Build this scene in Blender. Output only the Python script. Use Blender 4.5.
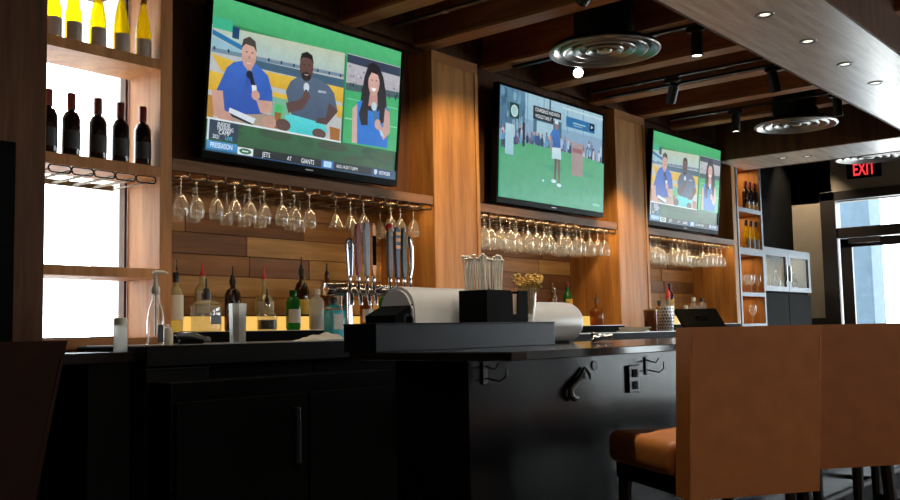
import bpy, bmesh, math, random
from mathutils import Vector, Matrix
random.seed(7)
R = math.radians
scene = bpy.context.scene
for o in list(bpy.data.objects): bpy.data.objects.remove(o)
COL = scene.collection

# ------------------------------------------------------------------ camera
CAM_F, CAM_YAW, CAM_PITCH, CAM_ROLL = 964.6, R(39.564), R(4.835), R(-1.167)
F = Vector((math.cos(CAM_YAW)*math.cos(CAM_PITCH), math.sin(CAM_YAW)*math.cos(CAM_PITCH), math.sin(CAM_PITCH)))
R0 = Vector((math.sin(CAM_YAW), -math.cos(CAM_YAW), 0)); U0 = R0.cross(F)
RR = R0*math.cos(CAM_ROLL) + U0*math.sin(CAM_ROLL); UU = -R0*math.sin(CAM_ROLL) + U0*math.cos(CAM_ROLL)
cd = bpy.data.cameras.new('camera'); cam = bpy.data.objects.new('camera', cd); COL.objects.link(cam)
M = Matrix.Identity(4)
for i in range(3): M[i][0], M[i][1], M[i][2] = RR[i], UU[i], -F[i]
M[2][3] = 1.12
cam.matrix_world = M
cd.sensor_width = 36; cd.lens = CAM_F/900*36; cd.clip_start = .05; cd.clip_end = 200
scene.camera = cam
scene.view_settings.view_transform = 'Standard'; scene.view_settings.look = 'None'
scene.view_settings.exposure = 0.0; scene.view_settings.gamma = 1; scene.view_settings.use_curve_mapping = False

# ------------------------------------------------------------------ sky and daylight
w = bpy.data.worlds.new('sky'); scene.world = w; w.use_nodes = True
w.node_tree.nodes['Background'].inputs[0].default_value = (.90, .95, 1, 1)
w.node_tree.nodes['Background'].inputs[1].default_value = 11.0
def lamp(name, typ, loc, power, col, aim=None, **kw):
    l = bpy.data.lights.new(name, typ); l.energy = power; l.color = col
    for k, v in kw.items(): setattr(l, k, v)
    o = bpy.data.objects.new(name, l); COL.objects.link(o); o.location = loc
    if aim is not None: o.rotation_euler = (Vector(aim)-Vector(loc)).to_track_quat('-Z', 'Y').to_euler()
    return o
def portal(loc, aim, sx, sy):
    o = lamp('window_portal', 'AREA', loc, 1, (1, 1, 1), aim, shape='RECTANGLE', size=sx, size_y=sy)
    o.data.cycles.is_portal = True
portal((12.66, 2.9, 1.35), (0, 2.9, 1.35), 2.0, 2.5)
portal((12.66, .45, 1.4), (0, .45, 1.4), 2.2, 2.5)
portal((12.66, -2.6, 1.4), (0, -2.6, 1.4), 3.4, 2.5)
portal((1.7, -5.06, 1.75), (1.7, 0, 1.75), 1.0, 1.8)
portal((6.75, -5.06, 1.75), (6.75, 0, 1.75), 1.5, 1.8)
portal((2.42, 4.5, 1.85), (2.42, 0, 1.85), .6, 1.6)
WARM = (1, .70, .38)

# ------------------------------------------------------------------ materials
MATS = {}
def new_mat(name):
    m = bpy.data.materials.new(name); m.use_nodes = True; MATS[name] = m
    return m, m.node_tree.nodes, m.node_tree.links, m.node_tree.nodes['Principled BSDF']
def plain(name, col, rough=.5, metal=0, var=.12, scale=8, bump=0, spec=.5, coat=0):
    m, n, l, b = new_mat(name)
    b.inputs['Roughness'].default_value = rough; b.inputs['Metallic'].default_value = metal
    b.inputs['Specular IOR Level'].default_value = spec; b.inputs['Coat Weight'].default_value = coat
    tc = n.new('ShaderNodeTexCoord'); ns = n.new('ShaderNodeTexNoise'); ns.inputs['Scale'].default_value = scale; ns.inputs['Detail'].default_value = 4
    l.new(tc.outputs['Object'], ns.inputs['Vector'])
    r = n.new('ShaderNodeValToRGB')
    r.color_ramp.elements[0].position = .3; r.color_ramp.elements[1].position = .7
    r.color_ramp.elements[0].color = tuple(c*(1-var) for c in col)+(1,); r.color_ramp.elements[1].color = tuple(min(1, c*(1+var)) for c in col)+(1,)
    l.new(ns.outputs['Fac'], r.inputs['Fac']); l.new(r.outputs['Color'], b.inputs['Base Color'])
    if bump:
        bp = n.new('ShaderNodeBump'); bp.inputs['Strength'].default_value = bump; bp.inputs['Distance'].default_value = .004
        l.new(ns.outputs['Fac'], bp.inputs['Height']); l.new(bp.outputs['Normal'], b.inputs['Normal'])
    return m
def wood(name, c1, c2, axis='z', rough=.4, scale=3, spec=.5, bump=.1):
    m, n, l, b = new_mat(name)
    b.inputs['Roughness'].default_value = rough; b.inputs['Specular IOR Level'].default_value = spec
    tc = n.new('ShaderNodeTexCoord'); mp = n.new('ShaderNodeMapping')
    s = {'x': (.12, 1.6, 1.6), 'y': (1.6, .12, 1.6), 'z': (1.6, 1.6, .12)}[axis]
    mp.inputs['Scale'].default_value = s
    l.new(tc.outputs['Object'], mp.inputs['Vector'])
    ns = n.new('ShaderNodeTexNoise'); ns.inputs['Scale'].default_value = scale*3; ns.inputs['Detail'].default_value = 6; ns.inputs['Distortion'].default_value = .6
    l.new(mp.outputs['Vector'], ns.inputs['Vector'])
    wv = n.new('ShaderNodeTexNoise'); wv.inputs['Scale'].default_value = scale*14; wv.inputs['Detail'].default_value = 3
    l.new(mp.outputs['Vector'], wv.inputs['Vector'])
    mx = n.new('ShaderNodeMath'); mx.operation = 'MULTIPLY_ADD'; mx.inputs[1].default_value = .35
    l.new(wv.outputs['Fac'], mx.inputs[0]); l.new(ns.outputs['Fac'], mx.inputs[2])
    r = n.new('ShaderNodeValToRGB'); r.color_ramp.elements[0].position = .42; r.color_ramp.elements[1].position = .85
    r.color_ramp.elements[0].color = c1+(1,); r.color_ramp.elements[1].color = c2+(1,)
    l.new(mx.outputs[0], r.inputs['Fac']); l.new(r.outputs['Color'], b.inputs['Base Color'])
    if bump:
        bp = n.new('ShaderNodeBump'); bp.inputs['Strength'].default_value = bump; bp.inputs['Distance'].default_value = .003
        l.new(mx.outputs[0], bp.inputs['Height']); l.new(bp.outputs['Normal'], b.inputs['Normal'])
    return m
def emit(name, col, s, attr=None):
    m, n, l, b = new_mat(name)
    b.inputs['Base Color'].default_value = (0, 0, 0, 1); b.inputs['Roughness'].default_value = .3
    b.inputs['Emission Strength'].default_value = s; b.inputs['Emission Color'].default_value = col+(1,)
    if attr:
        a = n.new('ShaderNodeVertexColor'); a.layer_name = attr
        tc = n.new('ShaderNodeTexCoord'); n1 = n.new('ShaderNodeTexNoise'); n1.inputs['Scale'].default_value = 14; n1.inputs['Detail'].default_value = 5; n1.inputs['Roughness'].default_value = .7
        l.new(tc.outputs['Object'], n1.inputs['Vector'])
        mr = n.new('ShaderNodeMapRange'); mr.inputs['From Min'].default_value = .3; mr.inputs['From Max'].default_value = .7; mr.inputs['To Min'].default_value = .90; mr.inputs['To Max'].default_value = 1.10; l.new(n1.outputs['Fac'], mr.inputs['Value'])
        mu = n.new('ShaderNodeVectorMath'); mu.operation = 'SCALE'; l.new(a.outputs['Color'], mu.inputs[0]); l.new(mr.outputs[0], mu.inputs['Scale']); l.new(mu.outputs[0], b.inputs['Emission Color'])
    return m
def glass(name, tint=(1, 1, 1), body=.9, refl=.9, rough=.03, haze=0):
    m = bpy.data.materials.new(name); m.use_nodes = True; MATS[name] = m
    n, l = m.node_tree.nodes, m.node_tree.links; n.clear()
    out = n.new('ShaderNodeOutputMaterial'); tr = n.new('ShaderNodeBsdfTransparent'); gl = n.new('ShaderNodeBsdfGlossy'); lw = n.new('ShaderNodeLayerWeight'); pw = n.new('ShaderNodeMath'); pw.operation = 'POWER'; pw.inputs[1].default_value = 4; fr = n.new('ShaderNodeMath'); fr.operation = 'MULTIPLY_ADD'; fr.inputs[1].default_value = .9; fr.inputs[2].default_value = .06; mx = n.new('ShaderNodeMixShader')
    tr.inputs[0].default_value = tuple(t*body for t in tint)+(1,); gl.inputs[0].default_value = (refl, refl, refl, 1); gl.inputs['Roughness'].default_value = rough
    l.new(lw.outputs['Facing'], pw.inputs[0]); l.new(pw.outputs[0], fr.inputs[0])
    src = tr
    if haze:
        df = n.new('ShaderNodeBsdfTranslucent'); df2 = n.new('ShaderNodeBsdfDiffuse'); ad = n.new('ShaderNodeMixShader'); m2 = n.new('ShaderNodeMixShader')
        df.inputs[0].default_value = tint+(1,); df2.inputs[0].default_value = tint+(1,)
        l.new(df.outputs[0], ad.inputs[1]); l.new(df2.outputs[0], ad.inputs[2]); ad.inputs[0].default_value = .4
        m2.inputs[0].default_value = haze; l.new(tr.outputs[0], m2.inputs[1]); l.new(ad.outputs[0], m2.inputs[2]); src = m2
    l.new(fr.outputs[0], mx.inputs[0]); l.new(src.outputs[0], mx.inputs[1]); l.new(gl.outputs[0], mx.inputs[2]); l.new(mx.outputs[0], out.inputs[0])
    return m
wood('wood_v', (.24, .095, .022), (.48, .225, .058), 'z', .5, 3, .25)
wood('wood_h', (.22, .08, .022), (.42, .18, .055), 'x', .5, 3, .25)
wood('wood_dark', (.055, .022, .009), (.13, .055, .022), 'z', .6, 3, .2)
wood('wood_beam', (.22, .065, .026), (.42, .14, .056), 'y', .6, 3, .2)
wood('wood_soffit', (.56, .44, .36), (.84, .74, .64), 'x', .25, 4, .6, .35)
wood('wood_fascia', (.13, .062, .030), (.25, .125, .06), 'x', .5, 3, .2)
wood('wood_light', (.34, .135, .042), (.56, .26, .10), 'z', .55, 3, .2)
wood('wood_lip', (.30, .12, .04), (.50, .23, .09), 'y', .5, 3, .3)
for i, (a, b) in enumerate([((.16, .07, .022), (.30, .14, .045)), ((.10, .042, .014), (.20, .085, .028)), ((.26, .14, .045), (.46, .26, .09)), ((.20, .09, .028), (.36, .18, .06)), ((.13, .06, .03), (.24, .12, .06))]):
    wood('plank%d' % i, a, b, 'x', .55, 3, .25)
plain('black_wall', (.005, .005, .005), .8, spec=.06); plain('black', (.004, .004, .004), .6, spec=.02); plain('black_gloss', (.004, .004, .004), .3, spec=.04)
plain('black_metal', (.012, .012, .013), .4, .3); plain('bar_front', (.004, .004, .005), .22, 0, .35, 5, .12, .16)
plain('bar_top', (.012, .012, .014), .12, 0, .2, 20, 0, .6); plain('ledge_metal', (.008, .011, .017), .36, .0, .3, 6, .05, .12)
plain('steel', (.30, .29, .28), .28, .9); plain('steel_dark', (.010, .010, .010), .5, .0, spec=.03); plain('steel_bright', (.62, .64, .66), .3, .6, .05); plain('chrome', (.75, .75, .76), .12, 1, .03)
plain('brass_wire', (.13, .08, .035), .5, .5); plain('black_wire', (.008, .007, .006), .6, spec=.2)
plain('leather', (.34, .118, .027), .5, 0, .10, 14, .08, .3); plain('leather_highlight', (.40, .16, .055), .5, 0, .1, 14, 0, .3); plain('leather_b', (.27, .090, .022), .5, 0, .10, 14, .08, .3); plain('leather_c', (.31, .104, .025), .5, 0, .10, 14, .08, .3); plain('leather_dark', (.026, .013, .009), .6, 0, .15, 14, .08, .04)
plain('wood_leg', (.010, .006, .005), .5, spec=.15); plain('floor', (.13, .11, .095), .4, 0, .3, 3); plain('ceiling', (.012, .010, .009), .9)
plain('wall_far', (.30, .25, .19), .8, 0, .05); plain('wall_room', (.10, .075, .055), .8); plain('frame_dark', (.028, .022, .020), .4)
plain('white_board', (.8, .8, .78), .8, 0, .03); plain('ground', (.78, .77, .74), .9); plain('outside_wall', (.055, .09, .125), .8); plain('white_paper', (.75, .72, .66), .8, 0, .05); plain('straw', (.62, .58, .50), .6, 0, .2, 40)
plain('grey_frame', (.10, .12, .15), .45, .2); plain('cap_black', (.012, .012, .012), .35); plain('label_white', (.72, .68, .58), .7, 0, .06); plain('label_grey', (.27, .23, .20), .7, 0, .08)
plain('label_tan', (.48, .41, .36), .7, 0, .06); plain('label_yellow', (.75, .52, .06), .6); plain('label_black', (.02, .02, .022), .5); plain('foil_red', (.16, .030, .022), .4, .2); plain('foil_gold', (.42, .24, .07), .35, .5)
plain('red_plastic', (.55, .03, .03), .35); plain('wine_dark', (.016, .007, .006), .12, 0, .2, 8, 0, .6); plain('teal', (.05, .42, .48), .2); plain('frosted', (.62, .62, .55), .4)
plain('plastic_grey', (.40, .40, .40), .32, 0, .06, 6, 0, .5); plain('copper', (.45, .2, .09), .3, .8); plain('handle_blue', (.05, .07, .16), .25); plain('handle_red', (.30, .035, .025), .3)
plain('handle_green', (.02, .06, .035), .3); plain('handle_grey', (.10, .10, .11), .3); plain('herb', (.50, .31, .07), .7, 0, .4, 60); plain('napkin', (.45, .36, .26), .8)
plain('towel', (.62, .58, .52), .9, 0, .05, 10, .2); plain('cream', (.60, .55, .44), .5); plain('skin_wood', (.38, .19, .075), .4)
plain('liquid_dark', (.03, .015, .012), .2); plain('silver_dark', (.16, .16, .17), .3, .9, .1)
glass('glass_clear', (1, 1, .98), .93, .95); glass('glass_wine', (.98, .97, .93), .92, 1.0, .03, .14); glass('glass_bottle', (.95, .96, .93), .92, .9, .03, .16)
glass('glass_green', (.05, .42, .10), .8, .8, .04, .45); glass('glass_amber', (.50, .20, .04), .8, .8, .04, .35); glass('glass_brown', (.14, .05, .02), .7, .8, .04, .4)
glass('glass_yellow', (.92, .76, .05), .97, .3, .05, .30); glass('glass_frost', (.93, .93, .90), .85, .5, .2, .55); glass('glass_cab', (.97, 1, 1), .97, .07); glass('glass_pane', (.97, 1, 1), .97, .25)
glass('glass_pale', (.90, .88, .58), .9, .9, .04, .35); glass('lid_plastic', (.80, .82, .84), .5, .5, .35, .75)
emit('screen', (1, 1, 1), .92, 'Col'); emit('caption_white', (.9, .95, 1), 1); emit('caption_cyan', (.1, .7, 1), .9)
emit('caption_black', (.01, .01, .012), .5)
emit('lit_step', (1, .56, .12), 1.0); emit('lamp_face', (1, .86, .62), 9); emit('lamp_face_bright', (1, .93, .80), 40); emit('exit_red', (1, .045, .055), 1.15); emit('down_face', (1, .9, .75), 1.3)
emit('led_strip', (1, .6, .2), 6); emit('handle_text', (.55, .55, .55), .25)

# ------------------------------------------------------------------ mesh helpers
class MB:
    def __init__(s): s.bm = bmesh.new()
    def box(s, x0, x1, y0, y1, z0, z1, bev=0, seg=2, rot=None, piv=None):
        r = bmesh.ops.create_cube(s.bm, size=1); vs = r['verts']
        for v in vs: v.co = Vector(((x0+x1)/2+v.co.x*(x1-x0), (y0+y1)/2+v.co.y*(y1-y0), (z0+z1)/2+v.co.z*(z1-z0)))
        if bev:
            es = list({e for v in vs for e in v.link_edges})
            r2 = bmesh.ops.bevel(s.bm, geom=es, offset=bev, segments=seg, affect='EDGES', profile=.6)
            vs = list({v for f in r2['faces'] for v in f.verts} | {v for v in vs if v.is_valid})
        if rot is not None:
            bmesh.ops.transform(s.bm, matrix=Matrix.Translation(piv) @ rot.to_4x4() @ Matrix.Translation(-Vector(piv)), verts=vs)
        return s
    def lathe(s, prof, c=(0, 0, 0), n=20, ax='z', cap=True):
        rings = []
        for r, h in prof:
            ring = []
            for k in range(n):
                a = 2*math.pi*k/n; p, q = r*math.cos(a), r*math.sin(a)
                co = {'z': (p, q, h), 'x': (h, p, q), 'y': (q, h, p)}[ax]
                ring.append(s.bm.verts.new(Vector(co)+Vector(c)))
            rings.append(ring)
        for a, b in zip(rings, rings[1:]):
            for k in range(n): s.bm.faces.new((a[k], a[(k+1) % n], b[(k+1) % n], b[k]))
        if cap:
            if prof[0][0] > 1e-5: s.bm.faces.new(list(reversed(rings[0])))
            if prof[-1][0] > 1e-5: s.bm.faces.new(rings[-1])
        return s
    def tube(s, pts, r, n=8, closed=False):
        pts = [Vector(p) for p in pts]; rings = []; N = len(pts); rs = r if isinstance(r, (list, tuple)) else [r]*N
        up = None
        for i, p in enumerate(pts):
            if closed: d = (pts[(i+1) % N]-pts[i-1]).normalized()
            else: d = (pts[min(i+1, N-1)]-pts[max(i-1, 0)]).normalized()
            if up is None: up = Vector((0, 0, 1)) if abs(d.z) < .9 else Vector((1, 0, 0))
            a = d.cross(up)
            if a.length < 1e-4: a = d.orthogonal()
            a.normalize(); b = d.cross(a).normalized(); up = a.cross(d)*1.0
            up = -b if False else up
            rings.append([s.bm.verts.new(p+(a*math.cos(2*math.pi*k/n)+b*math.sin(2*math.pi*k/n))*rs[i]) for k in range(n)])
        pr = list(zip(rings, rings[1:]))
        if closed: pr.append((rings[-1], rings[0]))
        for A, B in pr:
            for k in range(n): s.bm.faces.new((A[k], A[(k+1) % n], B[(k+1) % n], B[k]))
        if not closed:
            s.bm.faces.new(list(reversed(rings[0]))); s.bm.faces.new(rings[-1])
        return s
    def prism(s, poly, z0, z1, ax='z'):
        f = {'z': lambda p, h: (p[0], p[1], h), 'y': lambda p, h: (p[0], h, p[1]), 'x': lambda p, h: (h, p[0], p[1])}[ax]
        a = [s.bm.verts.new(f(p, z0)) for p in poly]; b = [s.bm.verts.new(f(p, z1)) for p in poly]; n = len(poly)
        s.bm.faces.new(a); s.bm.faces.new(list(reversed(b)))
        for k in range(n): s.bm.faces.new((a[k], b[k], b[(k+1) % n], a[(k+1) % n]))
        return s
    def sphere(s, c, r, sc=(1, 1, 1), u=14, v=8):
        q = bmesh.ops.create_uvsphere(s.bm, u_segments=u, v_segments=v, radius=r)
        for x in q['verts']: x.co = Vector((x.co.x*sc[0], x.co.y*sc[1], x.co.z*sc[2]))+Vector(c)
        return s
    def mesh(s, name, mat, smooth=False):
        bmesh.ops.recalc_face_normals(s.bm, faces=s.bm.faces)
        me = bpy.data.meshes.new(name); s.bm.to_mesh(me); s.bm.free()
        me.materials.append(MATS[mat])
        if smooth:
            me.shade_smooth() if hasattr(me, 'shade_smooth') else None
            try: me.set_sharp_from_angle(angle=R(38))
            except Exception: pass
        return me
    def obj(s, name, mat, parent=None, smooth=False, loc=None, rz=None):
        return link(name, s.mesh(name, mat, smooth), parent, loc, rz)
def link(name, me, parent=None, loc=None, rz=None):
    o = bpy.data.objects.new(name, me); COL.objects.link(o)
    if parent is not None: o.parent = parent
    if loc is not None: o.location = loc
    if rz is not None: o.rotation_euler = (0, 0, rz)
    return o
def tag(o, label, cat, group=None):
    o['label'] = label; o['category'] = cat
    if group: o['group'] = group
    return o
def thing(name, label, cat, loc=(0, 0, 0), rz=0, group=None):
    o = bpy.data.objects.new(name, None); COL.objects.link(o); o.location = loc; o.rotation_euler = (0, 0, rz); o.empty_display_size = .05
    return tag(o, label, cat, group)
def struct(o): o['kind'] = 'structure'; return o
def B(*a, **k): return MB().box(*a, **k)
def dup(root, loc, rz=None, label=None, group=None):
    r = root.copy(); COL.objects.link(r); r.location = loc
    if rz is not None: r.rotation_euler = (0, 0, rz)
    if label: r['label'] = label
    if group: r['group'] = group
    for ch in list(root.children):
        c = ch.copy(); COL.objects.link(c); c.parent = r
        for g in list(ch.children):
            d = g.copy(); COL.objects.link(d); d.parent = c
    return r

# ------------------------------------------------------------------ the room
struct(B(-3.2, 12.9, -5.2, 5, -.1, 0).obj('floor', 'floor'))
struct(B(-3.2, 12.9, -5.2, 5, 3.5, 3.6).obj('ceiling', 'ceiling'))
struct(B(-60, 90, -60, 70, -.3, -.12).obj('ground', 'ground'))
struct(B(-3.2, -3, -5.2, 5, 0, 3.5).obj('wall_left', 'wall_room'))
struct(MB().box(-3.2, 1.2, -5.2, -5, 0, 3.5).box(2.2, 6.0, -5.2, -5, 0, 3.5).box(7.5, 12.9, -5.2, -5, 0, 3.5).box(1.2, 7.5, -5.2, -5, 0, .85).box(1.2, 7.5, -5.2, -5, 2.68, 3.5).obj('wall_front', 'wall_room'))
for i, (a, b) in enumerate(((1.2, 2.2), (6.0, 7.5))):
    fr = MB().box(a, a+.06, -5.1, -4.96, .85, 2.68).box(b-.06, b, -5.1, -4.96, .85, 2.68).box(a, b, -5.1, -4.96, .85, .91).box(a, b, -5.1, -4.96, 2.62, 2.68)
    for k in (1, 2): fr.box(a+(b-a)*k/3-.03, a+(b-a)*k/3+.03, -5.1, -4.96, .85, 2.68)
    wi = struct(fr.obj('window_%d' % (i+4), 'frame_dark'))
    for k in range(3): B(a+(b-a)*k/3+.04, a+(b-a)*(k+1)/3-.04, -5.03, -5.02, .91, 2.62).obj('pane', 'glass_pane', wi)
# back wall: lower recess wall, upper wall, black stretch on the right, wood stretch on the left
wb = struct(B(2.797, 9.72, 4.6, 4.75, 0, 2.0).obj('wall_back', 'wood_dark'))
struct(B(2.8, 9.612, 4.3, 4.75, 2.015, 3.5).obj('wall_upper', 'wood_dark'))
struct(B(9.72, 12.9, 4.56, 4.75, 0, 3.5).obj('wall_service', 'black_wall'))
mb = MB().box(-3, 2.135, 4.1, 4.75, 0, 3.5).box(2.135, 2.79, 4.1, 4.75, 2.95, 3.5).box(2.135, 2.79, 4.45, 4.75, 0, 1.06)
struct(mb.obj('wall_corner', 'wood_dark'))
struct(B(1.0, 1.985, 4.06, 4.099, 0, 1.975, bev=.006).obj('door_2', 'black'))
# right wall with the door opening and tall windows
mb = MB()
mb.box(12.6, 12.8, 4.04, 4.75, 0, 3.5).box(12.6, 12.8, 1.6, 1.95, 0, 3.5).box(12.6, 12.8, -.85, -.7, 0, 3.5).box(12.6, 12.8, -5, -4.3, 0, 3.5)
mb.box(12.6, 12.8, -5, 4.75, 2.68, 3.5).box(12.6, 12.8, -4.3, 1.6, 0, .12)
struct(mb.obj('wall_right', 'wall_far'))
for i, (a, b, z_) in enumerate(((-.7, 1.6, .12), (-4.3, -.85, .12))):
    fr = MB().box(12.56, 12.7, a, a+.06, z_, 2.68).box(12.56, 12.7, b-.06, b, z_, 2.68).box(12.56, 12.7, a, b, z_, z_+.06).box(12.56, 12.7, a, b, 2.62, 2.68).box(12.56, 12.7, (a+b)/2-.03, (a+b)/2+.03, z_, 2.68)
    wi = struct(fr.obj('window_%d' % (i+2), 'frame_dark'))
    for k in range(2): B(12.62, 12.63, a+.06+k*(b-a)/2, a-.03+(k+1)*(b-a)/2, z_+.06, 2.62).obj('pane', 'glass_pane', wi)
# entrance door with transom
d1 = struct(MB().box(12.52, 12.72, 3.98, 4.17, 0, 2.80, bev=.008).box(12.52, 12.72, 1.90, 4.17, 2.68, 2.80, bev=.008).box(12.54, 12.7, 1.95, 3.98, 2.20, 2.33, bev=.006).box(12.54, 12.7, 1.90, 1.99, 0, 2.68).obj('door_1', 'frame_dark'))
B(12.60, 12.61, 1.99, 3.98, 2.33, 2.68).obj('transom_pane', 'glass_pane', d1)
for k, (a, b) in enumerate(((2.99, 3.96), (2.0, 2.97))):
    lf = MB().box(12.58, 12.63, a, a+.1, 0, 2.19).box(12.58, 12.63, b-.14, b, 0, 2.19).box(12.58, 12.63, a, b, 2.08, 2.19).box(12.58, 12.63, a, b, 0, .3).obj('door_leaf', 'frame_dark', d1)
    B(12.6, 12.606, a+.1, b-.14, .3, 2.08).obj('pane', 'glass_pane', lf)
B(12.50, 12.575, 3.45, 3.84, 2.12, 2.19, bev=.008).obj('door_closer', 'silver_dark', d1)
B(12.50, 12.54, 3.08, 3.86, 1.0, 1.05, bev=.01).obj('push_bar', 'silver_dark', d1)
tr = struct(MB().box(12.56, 12.6, 4.17, 4.56, .95, 1.2, bev=.006).obj('trim_1', 'frame_dark'))
# left window behind the shelf unit
wn = struct(MB().box(2.135, 2.15, 4.39, 4.44, 1.06, 2.95).box(2.712, 2.727, 4.39, 4.44, 1.06, 2.95).box(2.135, 2.727, 4.39, 4.44, 1.06, 1.13).box(2.135, 2.727, 4.39, 4.44, 2.9, 2.95).obj('window_1', 'wood_dark'))
B(2.19, 2.712, 4.412, 4.418, 1.13, 2.9).obj('pane', 'glass_pane', wn)
struct(MB().box(2.765, 2.795, 4.45, 4.80, 1.06, 2.95).obj('added_white_board', 'white_board'))  # added white board, keeps the wall end bright behind the window
# outside: a painted block seen through the door
ob = thing('outside_pier', 'pale blue-grey masonry pier outside behind the glazed entrance door', 'pier', (15.3, 4.4, -.12))
B(-.3, .3, -.12, .6, 0, 3.9, bev=.02).obj('shaft', 'outside_wall', ob); B(-.36, .36, -.2, .68, 3.9, 4.05, bev=.01).obj('cap', 'outside_wall', ob)

# backsplash planks in the three bays
BAYS = [(2.795, 4.80), (5.295, 7.205), (7.74, 9.615)]
rp = random.Random(3)
rowh = .122
for bi, (xa, xb) in enumerate(BAYS):
    for rrow in range(7):
        z0 = 1.10+rrow*rowh; x = xa
        first = True
        while x < xb-.01:
            L = rp.uniform(.45, 1.15) if not first else rp.uniform(.25, .9); first = False
            e = min(xb, x+L)
            if xb-e < .2: e = xb
            t = rp.choice([0, 0, 1, 2, 3, 3, 4])
            if bi == 0 and rrow == 4: t = 2 if x > 3.25 else 1
            dpt = rp.uniform(.012, .022)
            B(x+.0015, e-.0015, 4.6-dpt, 4.6, z0+.0015, min(z0+rowh, 1.955)-.0015, bev=.002, seg=1).obj('plank', 'plank%d' % t, wb)
            x = e

# pilasters
for (xa, xb), lab in zip(((4.80, 5.295), (7.205, 7.74)), ('tall warm wood pilaster between the beer taps bay and golf television', 'tall warm wood pilaster between golf television and the television beside wine tower')):
    p = thing('wood_pilaster', lab, 'pilaster', ((xa+xb)/2, 4.35, 0), group=None); hw = (xb-xa)/2
    B(-hw, hw, -.25, .25, 0, 3.0, bev=.004).obj('shaft', 'wood_v', p)
    B(-hw, hw, -.258, -.25, 2.93, 3.0, bev=.002).obj('top_rail', 'wood_h', p)
    B(-hw, -hw+.035, -.258, -.25, 0, 2.93, bev=.002).obj('stile', 'wood_v', p); B(hw-.035, hw, -.258, -.25, 0, 2.93, bev=.002).obj('stile', 'wood_v', p)
ep = thing('wood_end_panel', 'plain wood end panel closing the bay beside narrow wine shelf tower', 'panel', (9.667, 4.35, 0))
B(-.052, .045, -.25, .25, 0, 2.95, bev=.003).obj('panel', 'wood_v', ep)

# overhead shelves and stemware racks
def loop_mesh(wd, h, dep, rad):
    mb = MB(); pts = []
    hw = wd/2-h/2
    for k in range(9): a = -math.pi/2+math.pi*k/8; pts.append((hw+h/2*math.cos(a), 0, h/2*math.sin(a)))
    for k in range(9): a = math.pi/2+math.pi*k/8; pts.append((-hw+h/2*math.cos(a), 0, h/2*math.sin(a)))
    mb.tube(pts, rad, 6, True)
    return mb
loop_black = loop_mesh(.109, .034, 0, .0035).mesh('wire_loop', 'black_wire', True)
rod = MB().tube([(-.047, 0, -.004), (-.047, .40, -.004)], .004, 6).tube([(.047, 0, -.004), (.047, .40, -.004)], .004, 6).mesh('wire_rods', 'brass_wire', True)
def rack(name, lab, x0, n, z, y=4.115, sp=.1111, black=True):
    t = thing(name, lab, 'stemware rack', (x0, y, z))
    for i in range(n):
        link('wire_loop', loop_black, t, (sp*(i+.5), 0, -.018)); link('wire_rods', rod, t, (sp*(i+.5), .003, -.018))
    B(0, n*sp, .38, .395, -.028, -.001).obj('rear_rail', 'brass_wire', t)
    return t
SHL = ['long brown wood shelf with hanging glasses above the beer taps', 'wood shelf with racked glasses under the golf television', 'wood shelf with racked glasses under the television beside wine tower']
RKL = ['row of wire glass channels under the shelf above the beer taps', 'row of wire glass channels under the golf television', 'row of wire glass channels under the television beside wine tower']
for (xa, xb), a, b, n in zip(BAYS, SHL, RKL, (18, 17, 16)):
    s = thing('overhead_shelf', a, 'shelf', ((xa+xb)/2, 4.1, 1.955)); h = (xb-xa)/2-.002
    B(-h, h, .02, .478, .03, .055).obj('board', 'wood_h', s); B(-h, h, 0, .02, 0, .058, bev=.002).obj('fascia', 'wood_fascia', s)
    rack('stemware_rack', b, (xa+xb)/2-n*.1111/2, n, 1.955)

# ------------------------------------------------------------------ left shelf unit
u = thing('shelf_unit', 'tall wood shelf unit built against the bright window', 'shelf unit', (2.45, 4.1, 1.07))
B(.277, .345, 0, .29, -1.07, 1.88, bev=.002).obj('side_panel', 'wood_light', u)
B(-.315, -.313, 0, .29, -.0, 1.88).obj('side_panel', 'wood_light', u)
for z0, z1 in ((1.38, 1.431), (.84, .892), (.338, .385)): B(-.312, .277, 0, .285, z0, z1, bev=.002).obj('shelf', 'wood_light', u)
B(-.312, .277, 0, .285, 0, .052, bev=.002).obj('sill_board', 'wood_h', u)
B(-.312, .277, 0, .285, 1.83, 1.88).obj('top_board', 'wood_h', u)
rack('stemware_rack', 'empty wire stemware rack under red wine shelf against the window', 2.158, 5, 1.91)

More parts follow.
